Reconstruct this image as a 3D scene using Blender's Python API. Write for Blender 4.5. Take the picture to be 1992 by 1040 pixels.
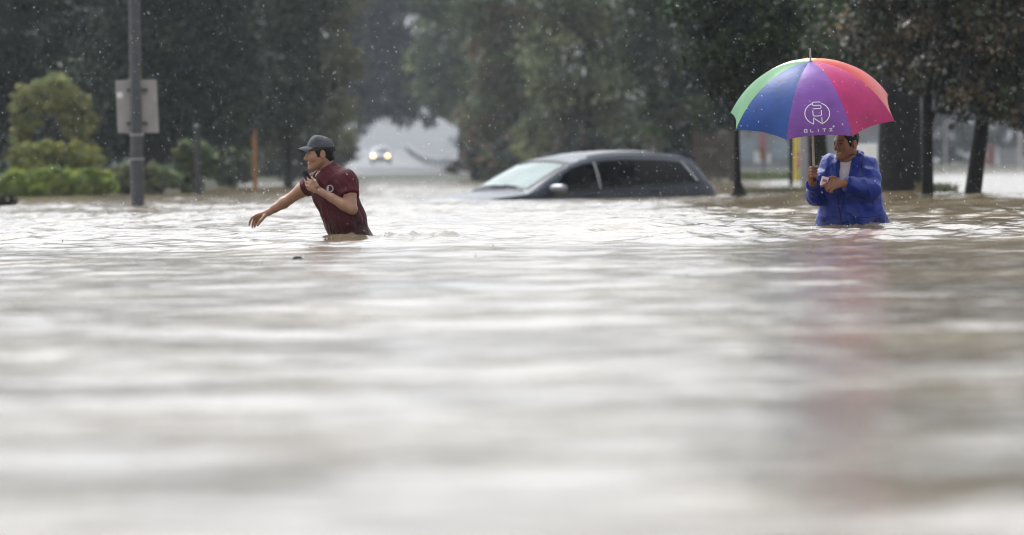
import bpy, bmesh, math, random
import numpy as np
from mathutils import Vector, Matrix
from mathutils.bvhtree import BVHTree

for o in list(bpy.data.objects):
    bpy.data.objects.remove(o)
S = bpy.context.scene
COL = S.collection
RNG = np.random.default_rng(7)
rad = math.radians

# ------------------------------------------------------------------ camera
FPX, CW, CH = 11067.0, 1992.0, 1040.0          # focal length in photograph pixels (200 mm on 36 mm)
CAMZ, PITCH, ROLL = 0.47, math.atan(190.0 / FPX), rad(0.9)
CF = Vector((0, math.cos(PITCH), -math.sin(PITCH)))
CU0 = Vector((0, math.sin(PITCH), math.cos(PITCH)))
CR = Vector((1, 0, 0)) * math.cos(ROLL) - CU0 * math.sin(ROLL)
CU = Vector((1, 0, 0)) * math.sin(ROLL) + CU0 * math.cos(ROLL)
cd = bpy.data.cameras.new('camera')
cam = bpy.data.objects.new('camera', cd)
COL.objects.link(cam)
cam.matrix_world = Matrix(((CR.x, CU.x, -CF.x, 0), (CR.y, CU.y, -CF.y, 0), (CR.z, CU.z, -CF.z, CAMZ), (0, 0, 0, 1)))
cd.sensor_width = 36.0
cd.lens = 36.0 * FPX / CW
cd.clip_start, cd.clip_end = 0.5, 4000
cd.dof.use_dof = True
cd.dof.focus_distance = 40.6
cd.dof.aperture_fstop = cd.lens / 1000 / 0.055
S.camera = cam

# ------------------------------------------------------------------ sky, sun, exposure
SUN_EL, SUN_AZ = rad(58), rad(125)              # azimuth measured from +X towards +Y
w = bpy.data.worlds.new('World'); S.world = w; w.use_nodes = True
nt = w.node_tree; nt.nodes.clear()
sk = nt.nodes.new('ShaderNodeTexSky'); sk.sky_type = 'NISHITA'; sk.sun_disc = False
sk.sun_elevation = SUN_EL; sk.sun_rotation = math.pi / 2 - SUN_AZ
sk.air_density = 1.0; sk.dust_density = 4.0; sk.ozone_density = 1.0
hs = nt.nodes.new('ShaderNodeHueSaturation'); hs.inputs['Saturation'].default_value = 0.03
bg = nt.nodes.new('ShaderNodeBackground'); bg.inputs['Strength'].default_value = 0.15
wo = nt.nodes.new('ShaderNodeOutputWorld')
wt_ = nt.nodes.new('ShaderNodeTexCoord'); wx_ = nt.nodes.new('ShaderNodeSeparateXYZ'); wr_ = nt.nodes.new('ShaderNodeMapRange'); wm_ = nt.nodes.new('ShaderNodeVectorMath'); wm_.operation = 'SCALE'
wr_.inputs['From Min'].default_value = 0.0; wr_.inputs['From Max'].default_value = 1.0      # cloud cover: dimmer at the horizon than overhead
wr_.inputs['To Min'].default_value = 1.05; wr_.inputs['To Max'].default_value = 1.6
nt.links.new(wt_.outputs['Generated'], wx_.inputs[0]); nt.links.new(wx_.outputs['Z'], wr_.inputs['Value'])
nt.links.new(sk.outputs[0], hs.inputs['Color']); nt.links.new(hs.outputs[0], wm_.inputs[0]); nt.links.new(wr_.outputs[0], wm_.inputs['Scale']); wc_ = nt.nodes.new('ShaderNodeVectorMath'); wc_.operation = 'MULTIPLY'; wc_.inputs[1].default_value = (0.965, 0.99, 1.035)
nt.links.new(wm_.outputs[0], wc_.inputs[0]); nt.links.new(wc_.outputs[0], bg.inputs['Color']); nt.links.new(bg.outputs[0], wo.inputs['Surface'])
sl = bpy.data.lights.new('sun', 'SUN'); sl.energy = 0.7; sl.angle = rad(30); sl.color = (1, 0.97, 0.93)
so = bpy.data.objects.new('sun', sl); COL.objects.link(so)
sdir = Vector((math.cos(SUN_EL) * math.cos(SUN_AZ), math.cos(SUN_EL) * math.sin(SUN_AZ), math.sin(SUN_EL)))
so.rotation_euler = (-sdir).to_track_quat('-Z', 'Y').to_euler(); so.location = (0, 30, 60)
S.view_settings.view_transform = 'Standard'; S.view_settings.look = 'None'
S.view_settings.exposure = 0.84; S.view_settings.gamma = 1.0; S.view_settings.use_curve_mapping = False
S.render.engine = 'CYCLES'
cy = S.cycles
cy.use_denoising = True; cy.filter_width = 1.1
cy.max_bounces = 6; cy.diffuse_bounces = 3; cy.glossy_bounces = 3; cy.transmission_bounces = 4; cy.volume_bounces = 1
cy.caustics_reflective = False; cy.caustics_refractive = False
cy.sample_clamp_indirect = 8.0

# ------------------------------------------------------------------ helpers
def W(px, py, d):
    """the place at distance d that the photograph shows at pixel (px, py)"""
    v = CF + CR * ((px - CW / 2) / FPX) + CU * ((CH / 2 - py) / FPX)
    t = d / v.y
    return Vector((v.x * t, d, CAMZ + v.z * t))

def G(px, py):
    """the place on the flood water at that pixel"""
    v = CF + CR * ((px - CW / 2) / FPX) + CU * ((CH / 2 - py) / FPX)
    t = -CAMZ / v.z
    return Vector((v.x * t, v.y * t, 0))

def V(*a):
    return np.array(a, dtype=np.float64)

def link(name, me, mat=None, parent=None, smooth=False):
    o = bpy.data.objects.new(name, me); COL.objects.link(o)
    if mat is not None:
        for m in (mat if isinstance(mat, (list, tuple)) else [mat]):
            me.materials.append(m)
    if smooth:
        nl = np.zeros(len(me.polygons), dtype=np.int32); me.polygons.foreach_get('loop_total', nl)
        me.polygons.foreach_set('use_smooth', nl <= 4)      # end caps stay flat
        if (nl > 4).any():
            se = me.attributes.get('sharp_edge') or me.attributes.new('sharp_edge', 'BOOLEAN', 'EDGE')
            ei = np.zeros(len(me.loops), dtype=np.int32); me.loops.foreach_get('edge_index', ei)
            fl = np.zeros(len(me.edges), dtype=bool); fl[ei[np.repeat(nl > 4, nl)]] = True
            se.data.foreach_set('value', fl)
    if parent is not None:
        o.parent = parent
    return o

def mesh_np(name, verts, faces, col=None):
    """verts (n,3); faces (m,k) all of one size, or a list of lists"""
    me = bpy.data.meshes.new(name)
    verts = np.asarray(verts, dtype=np.float32)
    if isinstance(faces, np.ndarray):
        m, k = faces.shape
        me.vertices.add(len(verts)); me.vertices.foreach_set('co', verts.ravel())
        me.loops.add(m * k); me.loops.foreach_set('vertex_index', faces.astype(np.int32).ravel())
        me.polygons.add(m)
        me.polygons.foreach_set('loop_start', np.arange(0, m * k, k, dtype=np.int32))
        me.update(calc_edges=True); me.validate()
    else:
        me.from_pydata(verts.tolist(), [], faces); me.update()
    if col is not None:
        c = np.ones((len(verts), 4), dtype=np.float32); c[:, :3] = col
        a = me.color_attributes.new('tint', 'FLOAT_COLOR', 'POINT'); a.data.foreach_set('color', c.ravel())
    return me

def thing(name, label, cat, loc=(0, 0, 0), group=None):
    o = bpy.data.objects.new(name, None); COL.objects.link(o)
    o.location = loc; o.empty_display_size = 0.2
    o['label'] = label; o['category'] = cat
    if group: o['group'] = group
    return o

def tag(o, label=None, cat=None, group=None, kind=None):
    if label: o['label'] = label
    if cat: o['category'] = cat
    if group: o['group'] = group
    if kind: o['kind'] = kind
    return o

def keep(o, parent):
    """parent without moving (the parent is an unrotated Empty at its own place)"""
    o.parent = parent
    o.matrix_parent_inverse = Matrix.Translation(-Vector(parent.location))
    return o

def mat(name, color, rough=0.6, spec=0.5, metal=0.0, noise=0.0, scale=6.0, bump=0.0, bscale=30.0, attr=False, trans=0.0, emit=None, estr=0.0, coat=0.0, sheen=0.0):
    m = bpy.data.materials.new(name); m.use_nodes = True
    n = m.node_tree; p = n.nodes['Principled BSDF']; L = n.links
    p.inputs['Roughness'].default_value = rough
    p.inputs['Specular IOR Level'].default_value = spec
    p.inputs['Metallic'].default_value = metal
    p.inputs['Coat Weight'].default_value = coat
    p.inputs['Coat Roughness'].default_value = 0.06
    p.inputs['Sheen Weight'].default_value = sheen
    tc = n.nodes.new('ShaderNodeTexCoord')
    src = None
    if attr:
        a = n.nodes.new('ShaderNodeAttribute'); a.attribute_name = 'tint'; src = a.outputs['Color']
    if noise > 0:
        t = n.nodes.new('ShaderNodeTexNoise'); t.inputs['Scale'].default_value = scale; t.inputs['Detail'].default_value = 5
        L.new(tc.outputs['Object'], t.inputs['Vector'])
        r = n.nodes.new('ShaderNodeMapRange'); r.inputs['From Min'].default_value = 0.3; r.inputs['From Max'].default_value = 0.7
        r.inputs['To Min'].default_value = 1 - noise; r.inputs['To Max'].default_value = 1 + noise
        L.new(t.outputs['Fac'], r.inputs['Value'])
        mx = n.nodes.new('ShaderNodeVectorMath'); mx.operation = 'SCALE'
        if src is not None: L.new(src, mx.inputs[0])
        else: mx.inputs[0].default_value = color
        L.new(r.outputs[0], mx.inputs['Scale']); src = mx.outputs[0]
    if src is not None: L.new(src, p.inputs['Base Color'])
    else: p.inputs['Base Color'].default_value = (*color, 1)
    if bump > 0:
        t = n.nodes.new('ShaderNodeTexNoise'); t.inputs['Scale'].default_value = bscale; t.inputs['Detail'].default_value = 4
        L.new(tc.outputs['Object'], t.inputs['Vector'])
        b = n.nodes.new('ShaderNodeBump'); b.inputs['Strength'].default_value = 1.0; b.inputs['Distance'].default_value = bump
        L.new(t.outputs['Fac'], b.inputs['Height']); L.new(b.outputs[0], p.inputs['Normal'])
    if emit is not None:
        p.inputs['Emission Color'].default_value = (*emit, 1); p.inputs['Emission Strength'].default_value = estr
    if trans > 0:      # light coming through a leaf or a cloth
        tr = n.nodes.new('ShaderNodeBsdfTranslucent'); ad = n.nodes.new('ShaderNodeMixShader'); ad.inputs[0].default_value = trans
        if src is not None: L.new(src, tr.inputs['Color'])
        else: tr.inputs['Color'].default_value = (*color, 1)
        L.new(p.outputs[0], ad.inputs[1]); L.new(tr.outputs[0], ad.inputs[2])
        L.new(ad.outputs[0], n.nodes['Material Output'].inputs['Surface'])
    return m

# --- gradient noise in numpy
_perm = np.random.default_rng(3).permutation(512).astype(np.int64)
_g2 = np.stack([np.cos(np.arange(64) * 2 * np.pi / 64), np.sin(np.arange(64) * 2 * np.pi / 64)], 1)
def perlin2(x, y):
    xi, yi = np.floor(x).astype(np.int64), np.floor(y).astype(np.int64)
    xf, yf = x - xi, y - yi
    u, v = xf * xf * xf * (xf * (xf * 6 - 15) + 10), yf * yf * yf * (yf * (yf * 6 - 15) + 10)
    def g(ix, iy, dx, dy):
        h = _g2[_perm[(_perm[ix & 511] + iy) & 511] & 63]
        return h[..., 0] * dx + h[..., 1] * dy
    a = g(xi, yi, xf, yf); b = g(xi + 1, yi, xf - 1, yf); c = g(xi, yi + 1, xf, yf - 1); d = g(xi + 1, yi + 1, xf - 1, yf - 1)
    return (a + u * (b - a)) * (1 - v) + (c + u * (d - c)) * v
_gr = np.random.default_rng(5).normal(size=(512, 3)); _gr /= np.linalg.norm(_gr, axis=1, keepdims=True)
def perlin3(p):
    pi = np.floor(p).astype(np.int64); f = p - pi
    u = f * f * f * (f * (f * 6 - 15) + 10)
    out = 0
    for dx in (0, 1):
        for dy in (0, 1):
            for dz in (0, 1):
                h = _gr[_perm[(_perm[(_perm[(pi[:, 0] + dx) & 511] + pi[:, 1] + dy) & 511] + pi[:, 2] + dz) & 511]]
                dd = h[:, 0] * (f[:, 0] - dx) + h[:, 1] * (f[:, 1] - dy) + h[:, 2] * (f[:, 2] - dz)
                wgt = (u[:, 0] if dx else 1 - u[:, 0]) * (u[:, 1] if dy else 1 - u[:, 1]) * (u[:, 2] if dz else 1 - u[:, 2])
                out = out + dd * wgt
    return out

def sstep(a, b, x):
    t = np.clip((x - a) / (b - a), 0, 1); return t * t * (3 - 2 * t)

# --- one tube through points with a radius at each
def tube_data(pts, rads, n=10, cap=True):
    pts = [Vector(p) for p in pts]
    vs, fs = [], []
    prev = None
    for i, p in enumerate(pts):
        t = (pts[min(i + 1, len(pts) - 1)] - pts[max(i - 1, 0)]).normalized()
        if prev is None:
            a = t.orthogonal().normalized()
        else:
            a = (prev - t * prev.dot(t)).normalized()
        prev = a; b = t.cross(a)
        for k in range(n):
            q = 2 * math.pi * k / n
            vs.append(p + (a * math.cos(q) + b * math.sin(q)) * rads[i])
    for i in range(len(pts) - 1):
        for k in range(n):
            fs.append([i * n + k, i * n + (k + 1) % n, (i + 1) * n + (k + 1) % n, (i + 1) * n + k])
    if cap:
        fs.append(list(range(n))[::-1]); fs.append([(len(pts) - 1) * n + k for k in range(n)])
    return vs, fs

class MB:
    """collects shapes for one mesh"""
    def __init__(s): s.v, s.f = [], []
    def add(s, vs, fs):
        o = len(s.v); s.v += [Vector(q) for q in vs]; s.f += [[i + o for i in f] for f in fs]; return s
    def tube(s, pts, rads, n=10):
        if not isinstance(rads, (list, tuple)): rads = [rads] * len(pts)
        return s.add(*tube_data(pts, rads, n))
    def box(s, c, sx, sy, sz, X=Vector((1, 0, 0)), Y=Vector((0, 1, 0)), Z=Vector((0, 0, 1))):
        c = Vector(c); vs = [c + X * (i * sx / 2) + Y * (j * sy / 2) + Z * (k * sz / 2) for k in (-1, 1) for j in (-1, 1) for i in (-1, 1)]
        return s.add(vs, [[0, 2, 3, 1], [4, 5, 7, 6], [0, 1, 5, 4], [1, 3, 7, 5], [3, 2, 6, 7], [2, 0, 4, 6]])
    def build(s, name, m=None, parent=None, smooth=False, bevel=0.0, seg=2, sub=0):
        me = bpy.data.meshes.new(name); me.from_pydata([tuple(q) for q in s.v], [], s.f); me.update()
        if bevel > 0:
            bm = bmesh.new(); bm.from_mesh(me)
            ed = [e for e in bm.edges if len(e.link_faces) == 2 and e.calc_face_angle(0) > 0.6]
            bmesh.ops.bevel(bm, geom=ed, offset=bevel, segments=seg, affect='EDGES', profile=0.6)
            bm.to_mesh(me); bm.free()
        o = link(name, me, m, None, smooth)
        if parent is not None: keep(o, parent)
        if sub:
            md = o.modifiers.new('round', 'SUBSURF'); md.levels = sub; md.render_levels = sub
        return o

# --- smooth solids: a distance volume filled with limbs, then skinned
class Vol:
    def __init__(s, lo, hi, res):
        s.lo = np.array(lo, float); s.res = res
        s.n = np.ceil((np.array(hi, float) - s.lo) / res).astype(int) + 1
        s.D = np.full(s.n, 1.0, dtype=np.float32)
    def _sub(s, lo, hi):
        a = np.clip(np.floor((np.array(lo) - s.lo) / s.res).astype(int), 0, s.n); b = np.clip(np.ceil((np.array(hi) - s.lo) / s.res).astype(int) + 1, 0, s.n)
        sl_ = tuple(slice(a[i], b[i]) for i in range(3))
        g = [(s.lo[i] + np.arange(a[i], b[i]) * s.res).astype(np.float32) for i in range(3)]
        return sl_, g[0][:, None, None], g[1][None, :, None], g[2][None, None, :]
    def _mix(s, sl_, d, k, op):
        D = s.D[sl_]
        if op == 'sub':
            a, b = D, -d
            h = np.maximum(k - np.abs(a - b), 0) / k
            s.D[sl_] = np.maximum(a, b) + h * h * k * 0.25
        else:
            h = np.maximum(k - np.abs(D - d), 0) / k
            s.D[sl_] = np.minimum(D, d) - h * h * k * 0.25
    def cap(s, a, b, ra, rb=None, k=0.01, op='add', cut=False):
        rb = ra if rb is None else rb
        a, b = np.array(a, float), np.array(b, float); m = max(ra, rb) + k + 2 * s.res + 0.012
        sl_, x, y, z = s._sub(np.minimum(a, b) - m, np.maximum(a, b) + m)
        if 0 in s.D[sl_].shape: return s
        ab = b - a; L = max(float(ab @ ab), 1e-12)
        px, py, pz = x - a[0], y - a[1], z - a[2]
        h0 = (px * ab[0] + py * ab[1] + pz * ab[2]) / L
        h = np.clip(h0, 0, 1)
        d = np.sqrt((px - h * ab[0]) ** 2 + (py - h * ab[1]) ** 2 + (pz - h * ab[2]) ** 2) - (ra + (rb - ra) * h)
        if cut: d = np.maximum(d, (h0 - 1) * math.sqrt(L))
        s._mix(sl_, d.astype(np.float32), k, op); return s
    def chain(s, pts, rads, k=0.01):
        for i in range(len(pts) - 1): s.cap(pts[i], pts[i + 1], rads[i], rads[i + 1], k)
        return s
    def ell(s, c, r, R=None, k=0.01, op='add'):
        c = np.array(c, float); r = np.array(r, float); R = np.eye(3) if R is None else np.array(R, float)
        ext = np.sqrt(((R * r[None, :]) ** 2).sum(1)) + k + 2 * s.res + 0.012
        sl_, x, y, z = s._sub(c - ext, c + ext)
        if 0 in s.D[sl_].shape: return s
        px, py, pz = x - c[0], y - c[1], z - c[2]
        q = [(px * R[0, i] + py * R[1, i] + pz * R[2, i]) / r[i] for i in range(3)]
        k0 = np.sqrt(q[0] ** 2 + q[1] ** 2 + q[2] ** 2); k1 = np.sqrt((q[0] / r[0]) ** 2 + (q[1] / r[1]) ** 2 + (q[2] / r[2]) ** 2)
        d = k0 * (k0 - 1) / np.maximum(k1, 1e-6)
        s._mix(sl_, d.astype(np.float32), k, op); return s
    def plane(s, p, n):
        """keeps what lies behind the plane"""
        n = np.array(n, float); n /= np.linalg.norm(n)
        sl_, x, y, z = s._sub(s.lo - 1, s.lo + s.n * s.res + 1)
        d = (x - p[0]) * n[0] + (y - p[1]) * n[1] + (z - p[2]) * n[2]
        s.D = np.maximum(s.D, d.astype(np.float32)); return s
    def skin(s):
        D = s.D; sg = D < 0
        nx, ny, nz = [v - 1 for v in s.n]
        cs = [(i, j, k) for i in (0, 1) for j in (0, 1) for k in (0, 1)]
        anyv = np.zeros((nx, ny, nz), bool); allv = np.ones((nx, ny, nz), bool)
        for c in cs:
            q = sg[c[0]:c[0] + nx, c[1]:c[1] + ny, c[2]:c[2] + nz]; anyv |= q; allv &= q
        act = np.argwhere(anyv & ~allv)
        idx = np.full((nx, ny, nz), -1, dtype=np.int32); idx[act[:, 0], act[:, 1], act[:, 2]] = np.arange(len(act))
        val = np.stack([D[act[:, 0] + c[0], act[:, 1] + c[1], act[:, 2] + c[2]] for c in cs], 1).astype(np.float64)
        val = np.clip(val, -3 * s.res, 3 * s.res)
        acc = np.zeros((len(act), 3)); cnt = np.zeros(len(act))
        for i, a in enumerate(cs):
            for j in range(i + 1, 8):
                b = cs[j]
                if sum(abs(a[t] - b[t]) for t in range(3)) != 1: continue
                m = (val[:, i] < 0) != (val[:, j] < 0)
                t = np.where(m, val[:, i] / np.where(m, val[:, i] - val[:, j], 1), 0)[:, None]
                acc += np.where(m[:, None], np.array(a) * (1 - t) + np.array(b) * t, 0); cnt += m
        vs = s.lo + (act + acc / cnt[:, None]) * s.res
        quads = []
        for ax in range(3):
            o1, o2 = (ax + 1) % 3, (ax + 2) % 3
            sl0 = [slice(None)] * 3; sl1 = [slice(None)] * 3
            sl0[ax] = slice(0, -1); sl1[ax] = slice(1, None)
            e = np.argwhere(sg[tuple(sl0)] != sg[tuple(sl1)])
            ok = (e[:, o1] > 0) & (e[:, o2] > 0) & (e[:, o1] < s.n[o1] - 1) & (e[:, o2] < s.n[o2] - 1)
            e = e[ok]
            if not len(e): continue
            flip = sg[e[:, 0], e[:, 1], e[:, 2]]
            def cell(d1, d2):
                q = e.copy(); q[:, o1] += d1; q[:, o2] += d2
                return idx[q[:, 0], q[:, 1], q[:, 2]]
            q = np.stack([cell(-1, -1), cell(0, -1), cell(0, 0), cell(-1, 0)], 1)
            q[~flip] = q[~flip][:, ::-1]
            quads.append(q)
        return vs, np.concatenate(quads)

def vnormals(vs, fs):
    n = np.cross(vs[fs[:, 2]] - vs[fs[:, 0]], vs[fs[:, 3]] - vs[fs[:, 1]])
    out = np.zeros_like(vs)
    for k in range(4): np.add.at(out, fs[:, k], n)
    return out / np.maximum(np.linalg.norm(out, axis=1, keepdims=True), 1e-12)

def relax(vs, fs, it=2, lam=0.5):
    for _ in range(it):
        acc = np.zeros_like(vs); cnt = np.zeros(len(vs))
        for k in range(4):
            for j in (1, 3):
                np.add.at(acc, fs[:, k], vs[fs[:, (k + j) % 4]]); np.add.at(cnt, fs[:, k], 1)
        vs = vs + lam * (acc / cnt[:, None] - vs)
    return vs

def limb(a, b, t):
    return np.array(a) + (np.array(b) - np.array(a)) * t

def frame(u, up):
    u = np.array(u, float); u /= np.linalg.norm(u)
    up = np.array(up, float); up -= u * (up @ u); up /= np.linalg.norm(up)
    f = np.cross(u, up)
    return np.stack([u, f, up], 1)          # columns: to the person's left, forward, up

def project_strokes(name, strokes, width, bvh, origin, X, Y, N, m, parent, lift=0.002):
    """ribbons laid on a surface: strokes are polylines in the (X, Y) plane at origin, dropped along -N"""
    vs, fs = [], []
    for st in strokes:
        pts = [Vector((p[0], p[1], 0)) for p in st]
        dense = []
        for a, b in zip(pts[:-1], pts[1:]):
            nn = max(1, int((b - a).length / 0.012))
            dense += [a.lerp(b, i / nn) for i in range(nn)]
        dense.append(pts[-1])
        base = len(vs); okk = True
        for i, p in enumerate(dense):
            t = dense[min(i + 1, len(dense) - 1)] - dense[max(i - 1, 0)]
            if t.length < 1e-9: t = Vector((1, 0, 0))
            t.normalize(); nrm = Vector((-t.y, t.x, 0)) * width / 2
            for q in (p - nrm, p + nrm):
                wp = origin + X * q.x + Y * q.y
                hit = bvh.ray_cast(wp + N * 0.5, -N)
                vs.append((hit[0] if hit[0] is not None else wp) + N * lift)
        for i in range(len(dense) - 1):
            fs.append([base + 2 * i, base + 2 * i + 2, base + 2 * i + 3, base + 2 * i + 1])
    me = bpy.data.meshes.new(name); me.from_pydata([tuple(v) for v in vs], [], fs); me.update()
    o = link(name, me, m)
    o.parent = parent           # the parent mesh itself sits unmoved in the world
    return o

# ------------------------------------------------------------------ materials
M = {}
M['bark'] = mat('wet_bark', (0.009, 0.008, 0.008), 0.75, 0.12, noise=0.5, scale=9, bump=0.02, bscale=14)
M['bark_pale'] = mat('grey_bark', (0.018, 0.016, 0.015), 0.75, 0.12, noise=0.45, scale=9, bump=0.02, bscale=14)
M['leaf'] = mat('leaves', (0.06, 0.08, 0.04), 0.42, 0.16, attr=True, trans=0.22)
M['leaf_wet'] = mat('wet_leaves', (0.06, 0.08, 0.04), 0.28, 0.5, attr=True, trans=0.2)
M['ground'] = mat('grassy_ground', (0.04, 0.042, 0.026), 0.9, 0.2, noise=0.5, scale=0.6, bump=0.05, bscale=4)
M['road'] = mat('wet_asphalt', (0.045, 0.045, 0.047), 0.5, 0.3, noise=0.3, scale=1.5, bump=0.004, bscale=3)
M['galv'] = mat('galvanised_steel', (0.055, 0.058, 0.068), 0.5, 0.5, metal=0.2, noise=0.25, scale=5, bump=0.002, bscale=40)
M['dark_metal'] = mat('dark_metal', (0.014, 0.015, 0.018), 0.5, 0.5, noise=0.3, scale=8)
M['sign_back'] = mat('sign_back', (0.30, 0.29, 0.295), 0.55, 0.4, noise=0.12, scale=4)
M['white'] = mat('white_plastic', (0.75, 0.76, 0.78), 0.45, 0.5, noise=0.06, scale=5)
M['orange'] = mat('orange_paint', (0.25, 0.115, 0.028), 0.5, 0.4, noise=0.2, scale=3)
M['yellow'] = mat('yellow_paint', (0.46, 0.38, 0.08), 0.45, 0.4, noise=0.15, scale=8)
M['pink'] = mat('pink_sticker', (0.40, 0.14, 0.20), 0.5, 0.4, noise=0.2, scale=20)
M['red'] = mat('red_paint', (0.17, 0.05, 0.04), 0.5, 0.4, noise=0.2, scale=2)
M['wood'] = mat('weathered_wood', (0.055, 0.042, 0.036), 0.8, 0.3, noise=0.5, scale=3, bump=0.01, bscale=12)
M['concrete'] = mat('grey_render', (0.24, 0.24, 0.25), 0.8, 0.3, noise=0.15, scale=0.7)
M['glass_far'] = mat('window_glass', (0.25, 0.3, 0.34), 0.08, 0.6, noise=0.1, scale=2)
M['roof'] = mat('dark_roof', (0.07, 0.07, 0.075), 0.6, 0.4, noise=0.3, scale=2)
M['paint'] = mat('grey_car_paint', (0.012, 0.018, 0.032), 0.34, 0.3, metal=0.05, coat=0.14, noise=0.06, scale=3)
M['paint_pale'] = mat('silver_car_paint', (0.16, 0.165, 0.18), 0.3, 0.5, metal=0.4, coat=0.6, noise=0.06, scale=3)
M['glass_dark'] = mat('tinted_glass', (0.003, 0.0035, 0.0045), 0.08, 0.12, noise=0.4, scale=3)
M['glass_sky_tone'] = mat('sky_toned_windscreen', (0.13, 0.175, 0.165), 0.14, 0.16, noise=0.25, scale=2.2)  # sky reflection painted into the glass as a pale greenish base colour
M['chrome'] = mat('bright_trim', (0.55, 0.56, 0.58), 0.25, 0.5, metal=0.8, noise=0.05)
M['rubber'] = mat('black_rubber', (0.012, 0.012, 0.013), 0.55, 0.4, noise=0.2, scale=8)
M['tail'] = mat('tail_lamp_red', (0.20, 0.008, 0.008), 0.15, 0.5, noise=0.2, scale=10)
M['lamp'] = mat('headlamp_on', (0.9, 0.8, 0.6), 0.2, 0.5, emit=(1.0, 0.66, 0.30), estr=4.5)
M['skin'] = mat('skin', (0.4, 0.24, 0.17), 0.48, 0.4, attr=True, noise=0.08, scale=18)
M['hair'] = mat('black_hair', (0.006, 0.0055, 0.0055), 0.5, 0.2, noise=0.4, scale=60, bump=0.003, bscale=110)
M['shirt'] = mat('maroon_cotton', (0.056, 0.0035, 0.010), 0.7, 0.25, noise=0.18, scale=14, bump=0.002, bscale=60)
M['cap'] = mat('grey_cap_cloth', (0.062, 0.066, 0.078), 0.8, 0.2, noise=0.12, scale=25, bump=0.0015, bscale=120)
M['cap_dark'] = mat('dark_cap_band', (0.03, 0.032, 0.04), 0.8, 0.2, noise=0.12, scale=25)
M['print'] = mat('white_print', (0.42, 0.40, 0.43), 0.7, 0.2, noise=0.1, scale=30)
M['phone'] = mat('black_phone', (0.012, 0.012, 0.014), 0.25, 0.5, noise=0.1)
M['jacket'] = mat('blue_rain_jacket', (0.004, 0.024, 0.235), 0.45, 0.32, noise=0.15, scale=10, bump=0.004, bscale=22)
def wet_hem(m, level, dark):
    """cloth soaked up from the water: darker and glossier below an uneven tide line"""
    n = m.node_tree; p = n.nodes['Principled BSDF']; L = n.links
    g = n.nodes.new('ShaderNodeNewGeometry'); sp_ = n.nodes.new('ShaderNodeSeparateXYZ'); L.new(g.outputs['Position'], sp_.inputs[0])
    t = n.nodes.new('ShaderNodeTexNoise'); t.inputs['Scale'].default_value = 9; L.new(g.outputs['Position'], t.inputs['Vector'])
    a = n.nodes.new('ShaderNodeMath'); a.operation = 'MULTIPLY_ADD'; a.inputs[1].default_value = 0.22; L.new(t.outputs['Fac'], a.inputs[0]); L.new(sp_.outputs['Z'], a.inputs[2])
    r = n.nodes.new('ShaderNodeMapRange'); r.inputs['From Min'].default_value = level; r.inputs['From Max'].default_value = level + .07; r.inputs['To Min'].default_value = dark; r.inputs['To Max'].default_value = 1.0
    L.new(a.outputs[0], r.inputs['Value'])
    src = p.inputs['Base Color'].links[0].from_socket; v_ = n.nodes.new('ShaderNodeVectorMath'); v_.operation = 'SCALE'
    L.new(src, v_.inputs[0]); L.new(r.outputs[0], v_.inputs['Scale']); L.new(v_.outputs[0], p.inputs['Base Color'])
    q = n.nodes.new('ShaderNodeMath'); q.operation = 'MULTIPLY'; q.inputs[1].default_value = p.inputs['Roughness'].default_value; L.new(r.outputs[0], q.inputs[0]); L.new(q.outputs[0], p.inputs['Roughness'])
wet_hem(M['shirt'], .22, .55); wet_hem(M['jacket'], .17, .6)
M['tshirt'] = mat('white_cotton', (0.62, 0.60, 0.66), 0.75, 0.2, noise=0.06, scale=18)
M['packet'] = mat('pale_pink_card', (0.78, 0.66, 0.70), 0.4, 0.5, noise=0.1, scale=30)
M['shaft'] = mat('pale_metal_shaft', (0.42, 0.38, 0.33), 0.35, 0.5, metal=0.3, noise=0.1)
M['rain'] = mat('rain_water', (0.92, 0.94, 0.97), 0.05, 0.6, trans=0.4)

# ------------------------------------------------------------------ terrain, road, water
def shore(px):
    return np.interp(px, [-900, 0, 330, 400, 480, 690, 940, 1000, 1180, 1380, 1560, 1780, 1830, 2900],
                         [140, 140, 140, 150, 262, 300, 300, 250, 210, 175, 175, 190, 430, 430])
def terrain_z(x, y):
    px = CW / 2 + x / np.maximum(y, 1) * FPX
    dist = y - shore(px)
    return -1.0 + 1.0 * sstep(-14, 0, dist) + 0.28 * sstep(0, 10, dist) + 0.25 * sstep(30, 200, dist) + 0.08 * perlin2(x * 0.15, y * 0.1) * sstep(-5, 5, dist)
ys = np.concatenate([[-320, -200, -100], np.linspace(-25, 80, 12), np.linspace(84, 480, 180), np.linspace(490, 1480, 40)])
xs = np.linspace(-118, 118, 240)
XX, YY = np.meshgrid(xs, ys)
ZZ = terrain_z(XX, YY)
nx, ny = len(xs), len(ys)
ii = (np.arange(ny - 1)[:, None] * nx + np.arange(nx - 1)[None, :]).ravel()
tag(link('ground', mesh_np('ground', np.stack([XX.ravel(), YY.ravel(), ZZ.ravel()], 1), np.stack([ii, ii + 1, ii + nx + 1, ii + nx], 1)), M['ground'], smooth=True),
    'grassy ground rising out of the flood', kind='structure')

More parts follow.
